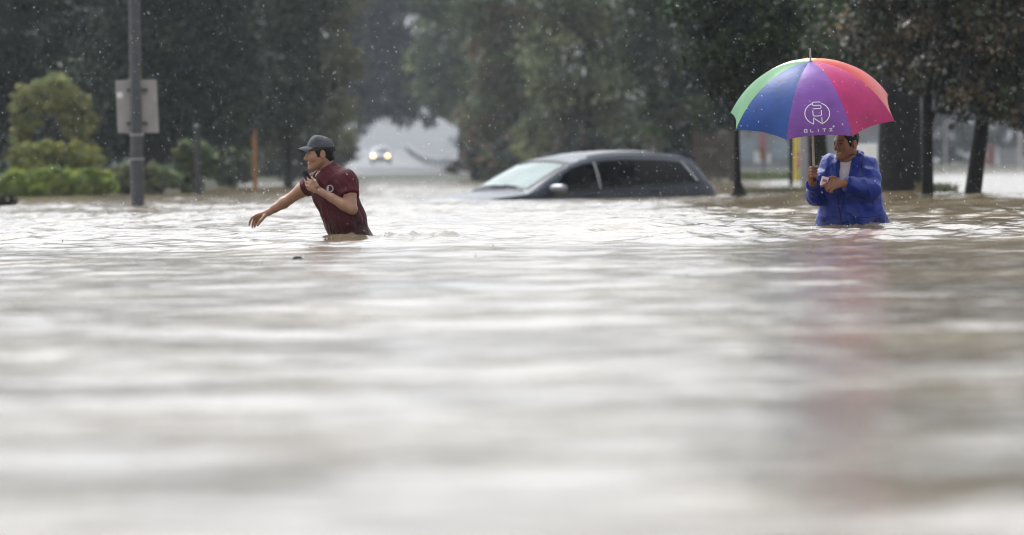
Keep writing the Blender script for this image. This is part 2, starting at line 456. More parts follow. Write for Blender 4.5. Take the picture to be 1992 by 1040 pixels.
# wet road that leaves the flood and climbs away under the trees
RD = [(285, -4.6, -0.25), (302, -5.4, 0.03), (350, -6.6, 0.30), (420, -8.9, 0.62), (527, -12.2, 1.12), (650, -15.6, 2.3), (800, -19.0, 3.6), (1000, -24, 4.0), (1400, -34, 4.0)]
rd, rx, rz = [np.array([q[i] for q in RD]) for i in range(3)]
dd = np.linspace(285, 1400, 160)
cx, cz = np.interp(dd, rd, rx), np.interp(dd, rd, rz)
ker = np.hanning(9); ker /= ker.sum()
cx = np.convolve(np.pad(cx, 4, 'edge'), ker, 'valid'); cz = np.convolve(np.pad(cz, 4, 'edge'), ker, 'valid')
vs = []
for d_, x_, z_ in zip(dd, cx, cz):
    for off, dz in ((-5.2, -3.0), (-4.6, 0.0), (-1.5, 0.06), (1.5, 0.06), (4.6, 0.0), (5.2, -3.0)):
        vs.append((x_ + off, d_, z_ + dz))
ii = (np.arange(len(dd) - 1)[:, None] * 6 + np.arange(5)[None, :]).ravel()
tag(link('road', mesh_np('road', np.array(vs), np.stack([ii, ii + 1, ii + 7, ii + 6], 1)), M['road'], smooth=True), 'wet road climbing out of the flood', kind='structure')

# people and car stand in the water here; their bow waves shape it
P1 = G(681, 466); P2 = G(1657, 447)
DM1, DM2 = P1.y, P2.y
rows = [4.6]
while rows[-1] < 230: rows.append(rows[-1] + (0.034 if 38.6 < rows[-1] < 42.4 else 0.035 + 0.0013 * rows[-1]))
rows = np.array(rows); ncol = 420
uu = np.linspace(-1, 1, ncol)
half = 0.108 * rows + 1.6
WX = uu[None, :] * half[:, None]; WY = np.repeat(rows[:, None], ncol, 1)
def water_h(x, y):
    warp = perlin2(x * 0.21 + 3, y * 0.06 + 8)
    front = 35.6 + 1.4 * perlin2(x * 0.35 + 9, y * 0.0 + 2.5) - 0.25 * x
    turb = sstep(front - 0.6, front + 1.2, y) * (1 - 0.35 * sstep(70, 100, y) - 0.42 * np.exp(-((x - 1.2) / 3.2) ** 2) * sstep(58, 78, y))
    sw = perlin2(x * 0.45 + 1.7, y * 0.33 + 4) * 0.55 + perlin2(x * 0.9 + 11, y * 0.75) * 0.35
    md = perlin2(x * 2.1 + warp, y * 1.7 + 5)
    rg = (1 - np.abs(perlin2(x * 1.25 + 0.8 * warp + 40, y * 1.0 + 17)) * 2.2)
    rg2 = (1 - np.abs(perlin2(x * 3.1 + warp + 4, y * 2.3 + 7)) * 2.2)
    fine = perlin2(x * 6.3 + 2, y * 4.6 + 1)
    mid = perlin2(x * 1.15 + 31, y * 0.95 + 12 + 0.4 * warp)
    calm = 0.024 * sw + 0.017 * mid + 0.012 * md + 0.0045 * fine
    rough = 0.030 * sw + 0.026 * mid + 0.022 * md + 0.034 * rg * np.clip(rg, 0, 1) + 0.014 * rg2 + 0.007 * fine
    patch = 0.55 + 0.9 * np.clip(perlin2(x * 0.25 + 21, y * 0.12 + 3) + 0.3, 0, 1)
    h = calm * (1 - turb) + rough * turb * patch
    # low standing crest where the fast water meets the slack
    h += 0.022 * np.exp(-((y - front) / 0.5) ** 2) * (0.35 + 0.9 * np.clip(perlin2(x * 0.8 + 5, y * 0.3) + 0.35, 0, 1))
    h += 0.012 * np.clip(fine + 0.3, 0, 1) * np.exp(-((y - front) / 0.4) ** 2)
    for p in (P1, P2):      # the bodies break the waves close to them
        h = h * (1 - 0.75 * np.exp(-((x - p.x) / 0.55) ** 2 - ((y - p.y + 0.7) / 1.1) ** 2))
    for (p, wx_, hh, tl) in ((P1, 0.24, 0.042, 1.1), (P2, 0.36, 0.028, 0.5)):
        dx, dy = x - p.x, y - p.y
        lump = 0.62 + 0.8 * perlin2(x * 5 + 2, y * 3) + 0.7 * (1 - 2.2 * np.abs(perlin2(x * 9 + 2, y * 6))) + 0.35 * perlin2(x * 15, y * 12)
        h += hh * lump * np.exp(-((dx + 0.02) / wx_) ** 2 - ((dy + 0.30) / 0.20) ** 2)
        tail = sstep(0.1, 0.35, dx) * (1 - sstep(tl * 0.55, tl, dx))
        h += 0.055 * (0.6 + 1.3 * perlin2(x * 7 + 3, y * 3) + 0.7 * perlin2(x * 19 + 3, y * 8)) * tail * np.exp(-((dy + 0.05 + 0.1 * dx) / 0.18) ** 2)
    return h
edge = np.minimum(1, (1 - np.abs(uu)) * 14)[None, :] * np.minimum(1, np.minimum((WY - 4.6) * 2, (230 - WY) * 0.05)).clip(0, 1)
WZ = water_h(WX, WY) * edge
nr = len(rows)
ii = (np.arange(nr - 1)[:, None] * ncol + np.arange(ncol - 1)[None, :]).ravel()
wv = np.stack([WX.ravel(), WY.ravel(), WZ.ravel()], 1)
wf = [np.stack([ii, ii + 1, ii + ncol + 1, ii + ncol], 1)]
# still sheet all round the rippled part, joined to its rim
n0 = len(wv)
a0, b0 = half[0], half[-1]
lrim = np.arange(nr) * ncol; rrim = lrim + ncol - 1
outer_l = np.stack([np.full(nr, -118.0), rows, np.zeros(nr)], 1); outer_r = outer_l * [-1, 1, 1]
wv = np.concatenate([wv, outer_l, outer_r]); ol = n0 + np.arange(nr); orr = ol + nr
wf.append(np.stack([ol[:-1], lrim[:-1], lrim[1:], ol[1:]], 1)); wf.append(np.stack([rrim[:-1], orr[:-1], orr[1:], rrim[1:]], 1))
n1 = len(wv)
wv = np.concatenate([wv, [(-118, -320, 0), (118, -320, 0), (-118, 480, 0), (118, 480, 0)]])
wf.append(np.array([[n1, n1 + 1, orr[0], rrim[0]], [n1, rrim[0], lrim[0], ol[0]], [ol[-1], lrim[-1], rrim[-1], orr[-1]], [ol[-1], orr[-1], n1 + 3, n1 + 2]]))
wm = bpy.data.materials.new('muddy_flood_water'); wm.use_nodes = True
n_ = wm.node_tree; p_ = n_.nodes['Principled BSDF']; L_ = n_.links
p_.inputs['Roughness'].default_value = 0.105; p_.inputs['IOR'].default_value = 1.333
tc = n_.nodes.new('ShaderNodeTexCoord')
def nz(scale, detail, stretch=(1, 1, 1)):
    mp = n_.nodes.new('ShaderNodeMapping'); mp.inputs['Scale'].default_value = stretch
    t = n_.nodes.new('ShaderNodeTexNoise'); t.inputs['Scale'].default_value = scale; t.inputs['Detail'].default_value = detail
    L_.new(tc.outputs['Object'], mp.inputs['Vector']); L_.new(mp.outputs[0], t.inputs['Vector']); return t.outputs['Fac']
cr = n_.nodes.new('ShaderNodeValToRGB')
cr.color_ramp.elements[0].position = 0.35; cr.color_ramp.elements[0].color = (0.095, 0.074, 0.047, 1)
cr.color_ramp.elements[1].position = 0.68; cr.color_ramp.elements[1].color = (0.21, 0.162, 0.096, 1)
L_.new(nz(0.9, 5, (1, 0.4, 1)), cr.inputs['Fac']); L_.new(cr.outputs['Color'], p_.inputs['Base Color'])
b1 = n_.nodes.new('ShaderNodeBump'); b1.inputs['Strength'].default_value = 1.0; b1.inputs['Distance'].default_value = 0.011
L_.new(nz(4.5, 4, (1, 0.8, 1)), b1.inputs['Height'])
b2 = n_.nodes.new('ShaderNodeBump'); b2.inputs['Strength'].default_value = 1.0; b2.inputs['Distance'].default_value = 0.0022
L_.new(nz(22, 3), b2.inputs['Height']); L_.new(b1.outputs[0], b2.inputs['Normal']); L_.new(b2.outputs[0], p_.inputs['Normal'])
tag(link('flood_water', mesh_np('flood_water', wv, np.concatenate(wf)), wm, smooth=True), 'brown flood water, rough in the middle distance', kind='structure')

# air between here and the far trees
bm = bmesh.new(); bmesh.ops.create_cube(bm, size=1.0)
me = bpy.data.meshes.new('haze'); bm.to_mesh(me); bm.free()
hz = link('haze', me); hz.scale = (248, 1830, 32.3); hz.location = (0, 585, 13.9)
hm = bpy.data.materials.new('rain_haze'); hm.use_nodes = True
hn = hm.node_tree; hn.nodes.remove(hn.nodes['Principled BSDF'])
pv = hn.nodes.new('ShaderNodeVolumePrincipled'); pv.inputs['Color'].default_value = (0.84, 0.91, 1.0, 1); pv.inputs['Density'].default_value = 0.00017
hn.links.new(pv.outputs[0], hn.nodes['Material Output'].inputs['Volume'])
me.materials.append(hm); hz['kind'] = 'stuff'

# ------------------------------------------------------------------ vegetation
def leaf_cloud(blobs, n, size, palette, rng, shell=0.55, clump=0.22, up=0.35, hang=0.0):
    """n leaf-shaped faces in clumps spread through the crown's blobs"""
    B = [(np.array(c, float), np.array(r, float)) for c, r in blobs]
    wt = np.array([(r[0] * r[1] * r[2]) ** (2 / 3) for _, r in B]); wt /= wt.sum()
    ncl = max(20, n // 45)
    which = rng.choice(len(B), ncl, p=wt)
    dirs = rng.normal(size=(ncl, 3)); dirs /= np.linalg.norm(dirs, axis=1, keepdims=True)
    rr = shell + (1 - shell) * rng.random(ncl) ** 0.6
    rr = rr * (0.86 + 0.28 * rng.random(ncl))
    bc = np.array([B[k][0] for k in which]); br = np.array([B[k][1] for k in which])
    cc = bc + dirs * rr[:, None] * br
    pal = np.array(palette); cpal = pal[rng.integers(0, len(pal), ncl)] * (0.7 + 0.6 * rng.random((ncl, 1)))
    cpal = cpal * (1 + 0.75 * perlin3(cc * (1.1 / max(0.6, float(np.mean(br))))))[:, None]
    k = rng.integers(0, ncl, n)
    sig = clump * np.minimum(br[k].min(1), 1.6)[:, None] * np.array([1, 1, 0.62])
    pos = cc[k] + rng.normal(size=(n, 3)) * sig
    pos[:, 2] -= hang * np.abs(rng.normal(size=n))
    nrm = rng.normal(size=(n, 3)) + dirs[k] * 0.6; nrm[:, 2] += up; nrm /= np.linalg.norm(nrm, axis=1, keepdims=True)
    t = rng.normal(size=(n, 3)); t[:, 2] -= 0.5 + hang; t -= nrm * (t * nrm).sum(1, keepdims=True); t /= np.linalg.norm(t, axis=1, keepdims=True)
    b = np.cross(nrm, t)
    L = size * (0.6 + 0.8 * rng.random((n, 1))); Wd = L * (0.38 + 0.25 * rng.random((n, 1)))
    fold = nrm * L * 0.12
    v = np.stack([pos - t * L * 0.5, pos + b * Wd * 0.5 + fold, pos + t * L * 0.5 - fold, pos - b * Wd * 0.5 + fold], 1).reshape(-1, 3)
    col = np.repeat(np.clip(cpal[k] * 0.72 * (0.8 + 0.4 * rng.random((n, 1))), 0.004, 0.6), 4, 0)
    f = np.arange(4 * n).reshape(n, 4)
    return v, f, col

def make_tree(name, label, cat, base, trunk_r, top, blobs, n, size, palette, seed, bark='bark', group=None, lean=(0, 0), flare=1.5, shell=0.5, clump=0.22, limbs=True, hang=0.0, leaf='leaf'):
    rng = np.random.default_rng(seed)
    base = Vector(base)
    t = thing(name, label, cat, base, group)
    mb = MB()
    npt = 9; pts, rs = [], []
    for i in range(npt):
        q = i / (npt - 1)
        z = base.z + (top - base.z) * q
        wob = 0.12 * trunk_r * 3 * math.sin(q * 5 + seed)
        pts.append(Vector((base.x + lean[0] * q ** 1.05 + wob * q, base.y + lean[1] * q, z)))
        rs.append(trunk_r * (1 + (flare - 1) * math.exp(-q * 14)) * (1 - 0.72 * q))
    mb.tube(pts, rs, 14)
    if limbs:
        for c, r in blobs:
            c = Vector(c); st = pts[min(npt - 2, max(2, int(npt * 0.35 + rng.integers(0, 3))))]
            for k in range(3):
                e = c + Vector(rng.normal(size=3)) * 0.45 * min(r)
                m1 = st.lerp(e, 0.5) + Vector((0, 0, 0.25 * (e - st).length * (0.6 if e.z > st.z else 0.2)))
                r0 = trunk_r * 0.42
                mb.tube([st, st.lerp(m1, 0.5) + Vector((0, 0, 0.04)), m1, e], [r0, r0 * 0.8, r0 * 0.55, r0 * 0.2], 7)
    mb.build('trunk', M[bark], t, smooth=True)
    v, f, col = leaf_cloud(blobs, n, size, palette, rng, shell, clump, hang=hang)
    o = link('crown', mesh_np('crown', v, f, col), M[leaf]); keep(o, t); o['kind'] = 'stuff'
    return t

def B(px, py, d, rx, ry, rdep=None):
    """crown blob given where it stands and its half-width and half-height in photograph pixels"""
    s_ = d / FPX
    return (tuple(W(px, py, d)), (rx * s_, (rdep if rdep else min(rx, ry) * 1.0) * s_, ry * s_))

DARK = [(0.034, 0.058, 0.036), (0.026, 0.040, 0.034), (0.050, 0.078, 0.038), (0.040, 0.056, 0.048)]
GREEN = [(0.065, 0.115, 0.036), (0.055, 0.09, 0.034), (0.095, 0.14, 0.045), (0.04, 0.065, 0.032)]
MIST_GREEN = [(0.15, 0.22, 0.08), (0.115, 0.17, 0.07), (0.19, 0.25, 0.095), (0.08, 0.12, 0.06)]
OLIVE = [(0.17, 0.18, 0.075), (0.13, 0.145, 0.065), (0.20, 0.20, 0.095), (0.10, 0.11, 0.055)]
RUST = [(0.19, 0.12, 0.07), (0.11, 0.145, 0.07), (0.13, 0.095, 0.065), (0.085, 0.115, 0.06)]
SLATE = [(0.04, 0.055, 0.05), (0.032, 0.042, 0.046), (0.055, 0.07, 0.058)]
DRY = [(0.24, 0.19, 0.11), (0.13, 0.10, 0.06), (0.06, 0.065, 0.035), (0.05, 0.048, 0.03), (0.16, 0.13, 0.085), (0.035, 0.04, 0.024)]
GL = 'trees behind the flood'
def base_at(px, d, z=None):
    p = W(px, 330, d); p.z = float(terrain_z(np.array([p.x]), np.array([d]))[0]) if z is None else z
    p.z -= 0.05
    return p
# left bank
make_tree('broad_tree', 'dark broad tree filling the far upper left behind the rounded hedges', 'tree', base_at(40, 165), 0.28, 7.5,
          [B(40, 40, 165, 210, 130), B(-60, 180, 165, 130, 130), B(120, -120, 165, 240, 140), B(130, 220, 170, 120, 110)], 26000, 0.20, DARK, 11, group=GL)
make_tree('broad_tree', 'very dark tree rising right behind the sign pole', 'tree', base_at(300, 158), 0.30, 8,
          [B(330, 60, 158, 170, 140), B(240, 180, 158, 120, 110), B(420, 170, 158, 120, 120), B(340, -130, 158, 220, 140), B(330, 270, 162, 150, 60)], 26000, 0.20, DARK, 12, group=GL)
make_tree('broad_tree', 'grey green tree left of the capped man, with a ragged side', 'tree', base_at(560, 190), 0.15, 9,
          [B(510, 70, 190, 130, 120), B(480, 200, 190, 110, 90), B(560, 170, 190, 80, 100), B(520, -110, 190, 190, 130), B(560, 280, 195, 80, 50)], 22000, 0.24,
          [(0.06, 0.085, 0.052), (0.045, 0.06, 0.042), (0.085, 0.11, 0.06)], 13, group=GL)
make_tree('olive_tree', 'pale olive tree edging the gap above the capped man', 'tree', base_at(615, 245), 0.24, 11,
          [B(620, 90, 245, 70, 100), B(640, 190, 245, 55, 80), B(600, -40, 245, 110, 100), B(580, 230, 245, 50, 60)], 15000, 0.27, OLIVE, 14, 'bark_pale', group=GL)
make_tree('broad_leaved_shrub', 'small pale olive bush at the left edge of the bright gap', 'shrub', base_at(668, 280), 0.12, 3.0,
          [B(660, 285, 280, 34, 36), B(625, 310, 280, 40, 30)], 3000, 0.22, OLIVE, 15, 'bark_pale')
make_tree('far_tree', 'dark far tree seen through the upper left crowns', 'tree', base_at(90, 225), 0.3, 11,
          [B(40, 80, 225, 190, 130), B(90, 240, 225, 190, 100), B(-80, 200, 225, 150, 150), B(60, -100, 225, 240, 120)], 16000, 0.34, DARK, 31, group=GL)
make_tree('far_tree', 'dark far tree seen through the crowns right of the sign pole', 'tree', base_at(380, 230), 0.3, 11,
          [B(330, 60, 230, 190, 130), B(420, 210, 230, 170, 100), B(260, 250, 230, 130, 90), B(500, 300, 232, 90, 50), B(380, -110, 230, 240, 120)], 16000, 0.34, DARK, 32, group=GL)
# over the road
make_tree('tall_tree', 'slate blue far tree arching over the road above the headlights', 'tree', base_at(650, 440), 0.40, 17,
          [B(730, 120, 440, 85, 110), B(780, 30, 440, 110, 110), B(690, -20, 440, 100, 110), B(745, 190, 440, 65, 52), B(690, 190, 440, 50, 60), B(825, 165, 442, 70, 70), B(800, 190, 440, 50, 50)], 26000, 0.42, SLATE, 16, group=GL)
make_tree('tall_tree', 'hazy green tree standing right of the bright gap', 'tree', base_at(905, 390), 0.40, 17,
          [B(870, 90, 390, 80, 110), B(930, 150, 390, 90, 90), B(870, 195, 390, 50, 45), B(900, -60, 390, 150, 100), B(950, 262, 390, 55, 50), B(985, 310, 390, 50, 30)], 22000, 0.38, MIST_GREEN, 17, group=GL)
make_tree('broad_tree', 'rust tinged tree above the roof front of the drowned car', 'tree', base_at(1010, 275), 0.30, 12,
          [B(1000, 110, 275, 80, 90), B(970, 230, 275, 80, 70), B(1030, 0, 275, 140, 90), B(1050, 220, 275, 90, 80)], 17000, 0.28, RUST, 18, group=GL)
make_tree('broad_tree', 'grey green tree behind the middle of the drowned car roof', 'tree', base_at(1150, 225), 0.30, 11,
          [B(1130, 130, 225, 110, 110), B(1230, 200, 225, 100, 90), B(1120, 270, 225, 120, 60), B(1180, -20, 225, 170, 100), B(1240, 290, 230, 110, 50)], 22000, 0.25,
          [(0.20, 0.245, 0.12), (0.15, 0.18, 0.095), (0.26, 0.29, 0.15), (0.11, 0.125, 0.08)], 19, group=GL)
make_tree('broad_tree', 'dark tree between the drowned car and the umbrella', 'tree', base_at(1360, 185), 0.26, 9,
          [B(1330, 90, 185, 120, 110), B(1400, 170, 185, 90, 80), B(1330, 220, 185, 80, 60), B(1350, -80, 185, 190, 110)], 20000, 0.22, DARK + GREEN + [(0.07, 0.075, 0.05)], 20, group=GL)
make_tree('broad_tree', 'dark green tree spreading directly behind the umbrella top', 'tree', base_at(1541, 135), 0.085, 5.8,
          [B(1480, 60, 135, 120, 110), B(1560, 150, 135, 110, 90), B(1450, 180, 135, 90, 60), B(1520, -80, 135, 190, 100)], 24000, 0.15, DARK + [(0.06, 0.07, 0.04)], 21, group=GL)
# right bank, nearer
nearb = -0.9
tq = make_tree('slim_tree', 'slim bare trunk with a flared foot just behind the car tail', 'tree', Vector((*G(1436, 383)[:2], -0.9)), 0.062, 3.6,
          [B(1420, 110, G(1436, 383).y, 80, 80), B(1400, 10, G(1436, 383).y, 90, 80), B(1470, 50, G(1436, 383).y, 80, 90), B(1450, -60, G(1436, 383).y, 120, 60)], 14000, 0.11, DARK + GREEN[1:2], 22, flare=5.0)
gq = G(1436, 383); MB().tube([Vector((gq.x + .02, gq.y, -.5)), Vector((gq.x + .01, gq.y, -.05)), Vector((gq.x + .015, gq.y, .08)), Vector((gq.x + .03, gq.y, .20))], [.30, .18, .10, .045], 9).build('root_flare', M['bark'], tq, smooth=True)
make_tree('forked_tree', 'grey trunk widening upwards behind the umbrella shaft', 'tree', Vector((*W(1603, 330, 101)[:2], -0.9)), 0.24, 3.7,
          [B(1600, 40, 104, 120, 80), B(1540, -40, 104, 120, 80)], 15000, 0.12, GREEN + DARK, 23, bark='bark_pale', lean=(-0.3, 0), flare=1.0)
make_tree('large_tree', 'large tree with the thickest black trunk, right of the blue jacket', 'tree', Vector((*W(1752, 330, 96)[:2], -0.9)), 0.42, 8.2,
          [B(1650, 60, 98, 130, 90), B(1780, 110, 97, 110, 90), B(1700, 10, 97, 160, 100), B(1760, -140, 97, 260, 120), B(1860, 60, 99, 120, 90), B(1740, -330, 98, 300, 170), B(1640, -480, 98, 240, 160), B(1850, -480, 98, 240, 160), B(1750, -620, 98, 260, 150)], 60000, 0.11,
          GREEN + GREEN + [(0.03, 0.045, 0.028), (0.026, 0.034, 0.024)], 24, flare=1.15, shell=0.35, leaf='leaf_wet')
make_tree('slim_tree', 'slim straight trunk standing against the thick black trunk', 'tree', Vector((*W(1803, 330, 80)[:2], -0.9)), 0.10, 3.8,
          [B(1760, 40, 81, 120, 100), B(1830, 120, 81, 90, 60), B(1800, -90, 81, 200, 90)], 17000, 0.10, DRY + DARK, 25, flare=1.25, shell=0.35, leaf='leaf_wet')
make_tree('leaning_tree', 'leaning tree at the far right with brown drying leaves', 'tree', Vector((*W(1874, 330, 81)[:2], -0.9)), 0.13, 5.9,
          [B(1900, 130, 80, 100, 70), B(1850, 195, 78.4, 34, 50), B(1795, 150, 78.5, 30, 46), B(1985, 200, 79, 30, 40), B(1960, 150, 80, 90, 80), B(1920, 20, 80, 140, 100), B(2030, 60, 80, 110, 120), B(1925, -120, 80, 200, 100), B(1980, -300, 80, 230, 140), B(2000, -470, 80, 170, 110)], 44000, 0.12,
          DRY + [(0.06, 0.085, 0.035), (0.045, 0.055, 0.03), (0.02, 0.026, 0.018)], 26, lean=(1.0, 0), flare=1.3, shell=0.35, hang=0.05, leaf='leaf_wet')
# far side of the open water on the right
for k, (px, d, rx, ry, y0) in enumerate(((1640, 330, 120, 90, 180), (1840, 470, 90, 80, 230), (1905, 500, 80, 70, 220), (1975, 480, 90, 90, 215), (2060, 460, 90, 100, 200), (1770, 480, 90, 90, 190), (1480, 330, 120, 80, 190))):
    make_tree('far_tree', ('slate far tree behind the blue jacket', 'dim far tree left of the leaning trunk, beyond the open water', 'dim far tree above the red hut', 'dim far tree behind the pale mast',
              'dim far tree past the right end of the bank', 'dim far tree showing past the left side of the slim straight trunk', 'dim far tree above the grey building behind the umbrella')[k], 'tree', base_at(px, d), 0.3, 10,
              [B(px, y0, d, rx, ry), B(px + 10, y0 - 120, d, rx * 1.2, ry), B(px - 15, y0 + 85, d, rx, ry * 0.5)], 5000, 0.5, SLATE, 40 + k, group='far trees beyond the open water')

def shrub(name, label, px, py, d, blobs, n, size, pal, seed, group=None, shell=0.7, base_y=None):
    rng = np.random.default_rng(seed)
    p = W(px, py, d); p.z = min(p.z, -0.1) if base_y is None else base_y
    t = thing(name, label, 'shrub', p, group)
    mb = MB()
    for c, r in blobs:
        for k in range(4):
            e = Vector(c) + Vector(rng.normal(size=3)) * 0.4 * min(r)
            mb.tube([p + Vector((rng.normal() * 0.05, rng.normal() * 0.05, 0)), p.lerp(e, 0.6), e], [0.02, 0.014, 0.005], 6)
    mb.build('stem', M['bark'], t)
    v, f, col = leaf_cloud(blobs, n, size, pal, rng, 0.68, 0.15, up=0.9)
    o = link('foliage', mesh_np('foliage', v, f, col), M['leaf']); keep(o, t); o['kind'] = 'stuff'
LIME = [(0.36, 0.43, 0.07), (0.29, 0.38, 0.07), (0.22, 0.31, 0.075)]
YOL = [(0.38, 0.37, 0.09), (0.28, 0.31, 0.08), (0.20, 0.25, 0.075)]
shrub('arching_shrub', 'tall arching olive shrub at the back of the left bank', 105, 330, 141, [B(52, 215, 141, 28, 50), B(100, 185, 141, 50, 34), B(150, 225, 141, 34, 52), B(165, 285, 141, 18, 40), B(110, 165, 142, 26, 24), B(40, 262, 141, 20, 34)], 13000, 0.09, [(0.30, 0.31, 0.11), (0.24, 0.26, 0.10), (0.34, 0.34, 0.13), (0.25, 0.30, 0.10)], 51)
shrub('rounded_hedge', 'clipped mound with yellowish top, behind the lowest bright hedge', 110, 340, 137, [B(70, 306, 137, 55, 30), B(130, 302, 137, 60, 28), B(170, 318, 137, 34, 26), B(110, 318, 138, 85, 20)], 14000, 0.07, YOL, 52)
shrub('rounded_hedge', 'lowest bright green hedge, standing in the flood edge', 110, 383, 133, [B(30, 360, 133, 50, 28), B(90, 356, 133, 60, 30), B(165, 356, 133, 62, 28), B(100, 370, 134, 115, 16), B(60, 366, 134, 60, 18), B(170, 366, 134, 52, 18)], 22000, 0.07, LIME, 53)
shrub('low_bush', 'low brown green bush alone in the flood, in front of the bright hedge', 12, 403, G(12, 403).y, [B(5, 394, G(12, 403).y, 34, 12)], 2500, 0.05, DRY, 54)
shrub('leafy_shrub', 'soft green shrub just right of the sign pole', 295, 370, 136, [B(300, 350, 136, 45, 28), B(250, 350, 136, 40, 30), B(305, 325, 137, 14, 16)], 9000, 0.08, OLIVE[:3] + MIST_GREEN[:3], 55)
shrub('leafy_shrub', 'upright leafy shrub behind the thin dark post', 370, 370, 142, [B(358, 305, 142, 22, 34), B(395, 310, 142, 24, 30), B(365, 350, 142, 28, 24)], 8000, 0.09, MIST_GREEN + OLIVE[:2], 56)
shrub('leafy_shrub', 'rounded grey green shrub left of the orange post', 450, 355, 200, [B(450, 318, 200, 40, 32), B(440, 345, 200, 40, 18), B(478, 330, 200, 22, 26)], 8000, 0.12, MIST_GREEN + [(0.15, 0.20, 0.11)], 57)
shrub('leafy_shrub', 'dim shrub right of the orange post under the ragged tree', 545, 350, 285, [B(530, 318, 285, 40, 28), B(585, 322, 285, 36, 26), B(555, 335, 285, 50, 16)], 4000, 0.2, SLATE + OLIVE[1:2], 58)
for k, (px, d) in enumerate(((935, 255), (1020, 232), (1110, 220), (1220, 205), (1320, 182))):
    shrub('dark_undergrowth', ('dark bush at the water edge where the bright gap ends', 'dark bush behind the drowned car bonnet', 'dark bush behind the drowned car windscreen', 'dark bush behind the rear side window of the drowned car', 'dark bush behind the tail of the drowned car')[k],
          px, 350, d, [B(px, 322, d, 60, 30), B(px + 30, 300, d + 3, 60, 36)], 4500, 0.2, SLATE + RUST[1:3], 60 + k, 'bushes behind the drowned car')

def blades(name, label, x0, x1, d, depth, n, h, pal, seed):
    rng = np.random.default_rng(seed)
    p = W(x0, 330, d).x + rng.random(n) * (W(x1, 330, d).x - W(x0, 330, d).x); y = d + rng.random(n) * depth
    hh = h * (0.3 + 0.7 * rng.random(n)) * (0.6 + 0.8 * np.abs(perlin2(p * 2, y * 0.7)))
    a = rng.random(n) * 6.28; wd = 0.012 + 0.012 * rng.random(n); lx = rng.normal(size=n) * 0.35 * hh; ly = rng.normal(size=n) * 0.35 * hh
    z0 = np.full(n, -0.05)
    v = np.stack([np.stack([p - np.cos(a) * wd, y - np.sin(a) * wd, z0], 1), np.stack([p + np.cos(a) * wd, y + np.sin(a) * wd, z0], 1), np.stack([p + lx, y + ly, hh], 1)], 1).reshape(-1, 3)
    pal = np.array(pal); col = np.repeat(pal[rng.integers(0, len(pal), n)] * (0.7 + 0.6 * rng.random((n, 1))), 3, 0)
    tag(link(name, mesh_np(name, v, np.arange(3 * n).reshape(n, 3), col), M['leaf']), label, 'weeds', kind='stuff')
blades('verge_weeds', 'dark weeds poking out of the water behind the umbrella man', 1470, 1590, 96, 5, 1600, 0.14, DARK + RUST, 71)
blades('verge_weeds', 'tuft of weeds between the slim trunk and the leaning trunk', 1812, 1868, 88, 4, 900, 0.26, DARK + RUST, 72)
blades('verge_grass', 'green grass strip in front of the grey building', 1440, 1560, 176, 10, 2500, 0.45, GREEN + OLIVE, 73)

# ------------------------------------------------------------------ street furniture
def pole_pts(px0, y0, px1, y1, d):
    return W(px0, y0, d), W(px1, y1, d)
dp = G(268, 403).y
t = thing('sign_pole', 'tall grey steel pole with the bare back of a traffic sign', 'pole', (*G(268, 403)[:2], -0.95))
b_, t_ = Vector((G(268, 403).x, dp, -0.95)), W(259, -120, dp)
def onp(z): return b_.lerp(t_, (z - b_.z) / (t_.z - b_.z))
sc_ = dp / FPX
zj = W(267, 305, dp).z
MB().tube([b_, onp(zj)], [13.2 * sc_, 13.2 * sc_], 24).build('pole', M['galv'], t, smooth=True)
MB().tube([onp(zj - 0.02), t_], [11.4 * sc_, 10.5 * sc_], 24).build('upper_tube', M['galv'], t, smooth=True)
for yb in (262, 309):
    c = onp(W(266, yb, dp).z); MB().tube([c - Vector((0, 0, 0.012)), c + Vector((0, 0, 0.012))], [14.2 * sc_] * 2, 24).build('clamp_band', M['sign_back'], t, smooth=True)
cs = W(267, 207, dp + 0.16); cs.y = dp + 0.16
ax = Vector((1, 0.12, 0)).normalized(); ay = Vector((-0.12, 1, 0)).normalized(); azv = Vector((-0.028, 0, 1)).normalized()
ob = MB().box(cs, 80 * sc_, 0.012, 103 * sc_, ax, ay, azv).build('sign_panel', M['sign_back'], t, bevel=0.006)
st_ = cs - ax * (33 * sc_) + azv * (23 * sc_) - ay * .0085
MB().box(st_, 11 * sc_, 0.004, 11 * sc_, ax, ay, azv).build('sticker', M['white'], t)
for yb in (175, 240):
    MB().box(W(267, yb, dp + 0.13), 40 * sc_, 0.03, 6 * sc_, ax, ay, azv).build('sign_bracket', M['galv'], t)

p = G(386, 380); t = thing('thin_post', 'thin dark post standing alone in the flood left of the orange post', 'post', (p.x, p.y, -0.95)); s_ = p.y / FPX
MB().tube([Vector((p.x, p.y, -0.95)), W(383, 245, p.y)], [6.5 * s_, 5.5 * s_], 14).build('post', M['dark_metal'], t, smooth=True)
c = W(386, 376, p.y); MB().tube([c - Vector((0, 0, 0.06)), c + Vector((0, 0, 0.03))], [9 * s_, 8.5 * s_], 14).build('footing', M['dark_metal'], t, smooth=True)
c = W(383, 245, p.y); MB().tube([c, c + Vector((0, 0, 0.03))], [7 * s_, 3 * s_], 14).build('cap', M['dark_metal'], t, smooth=True)

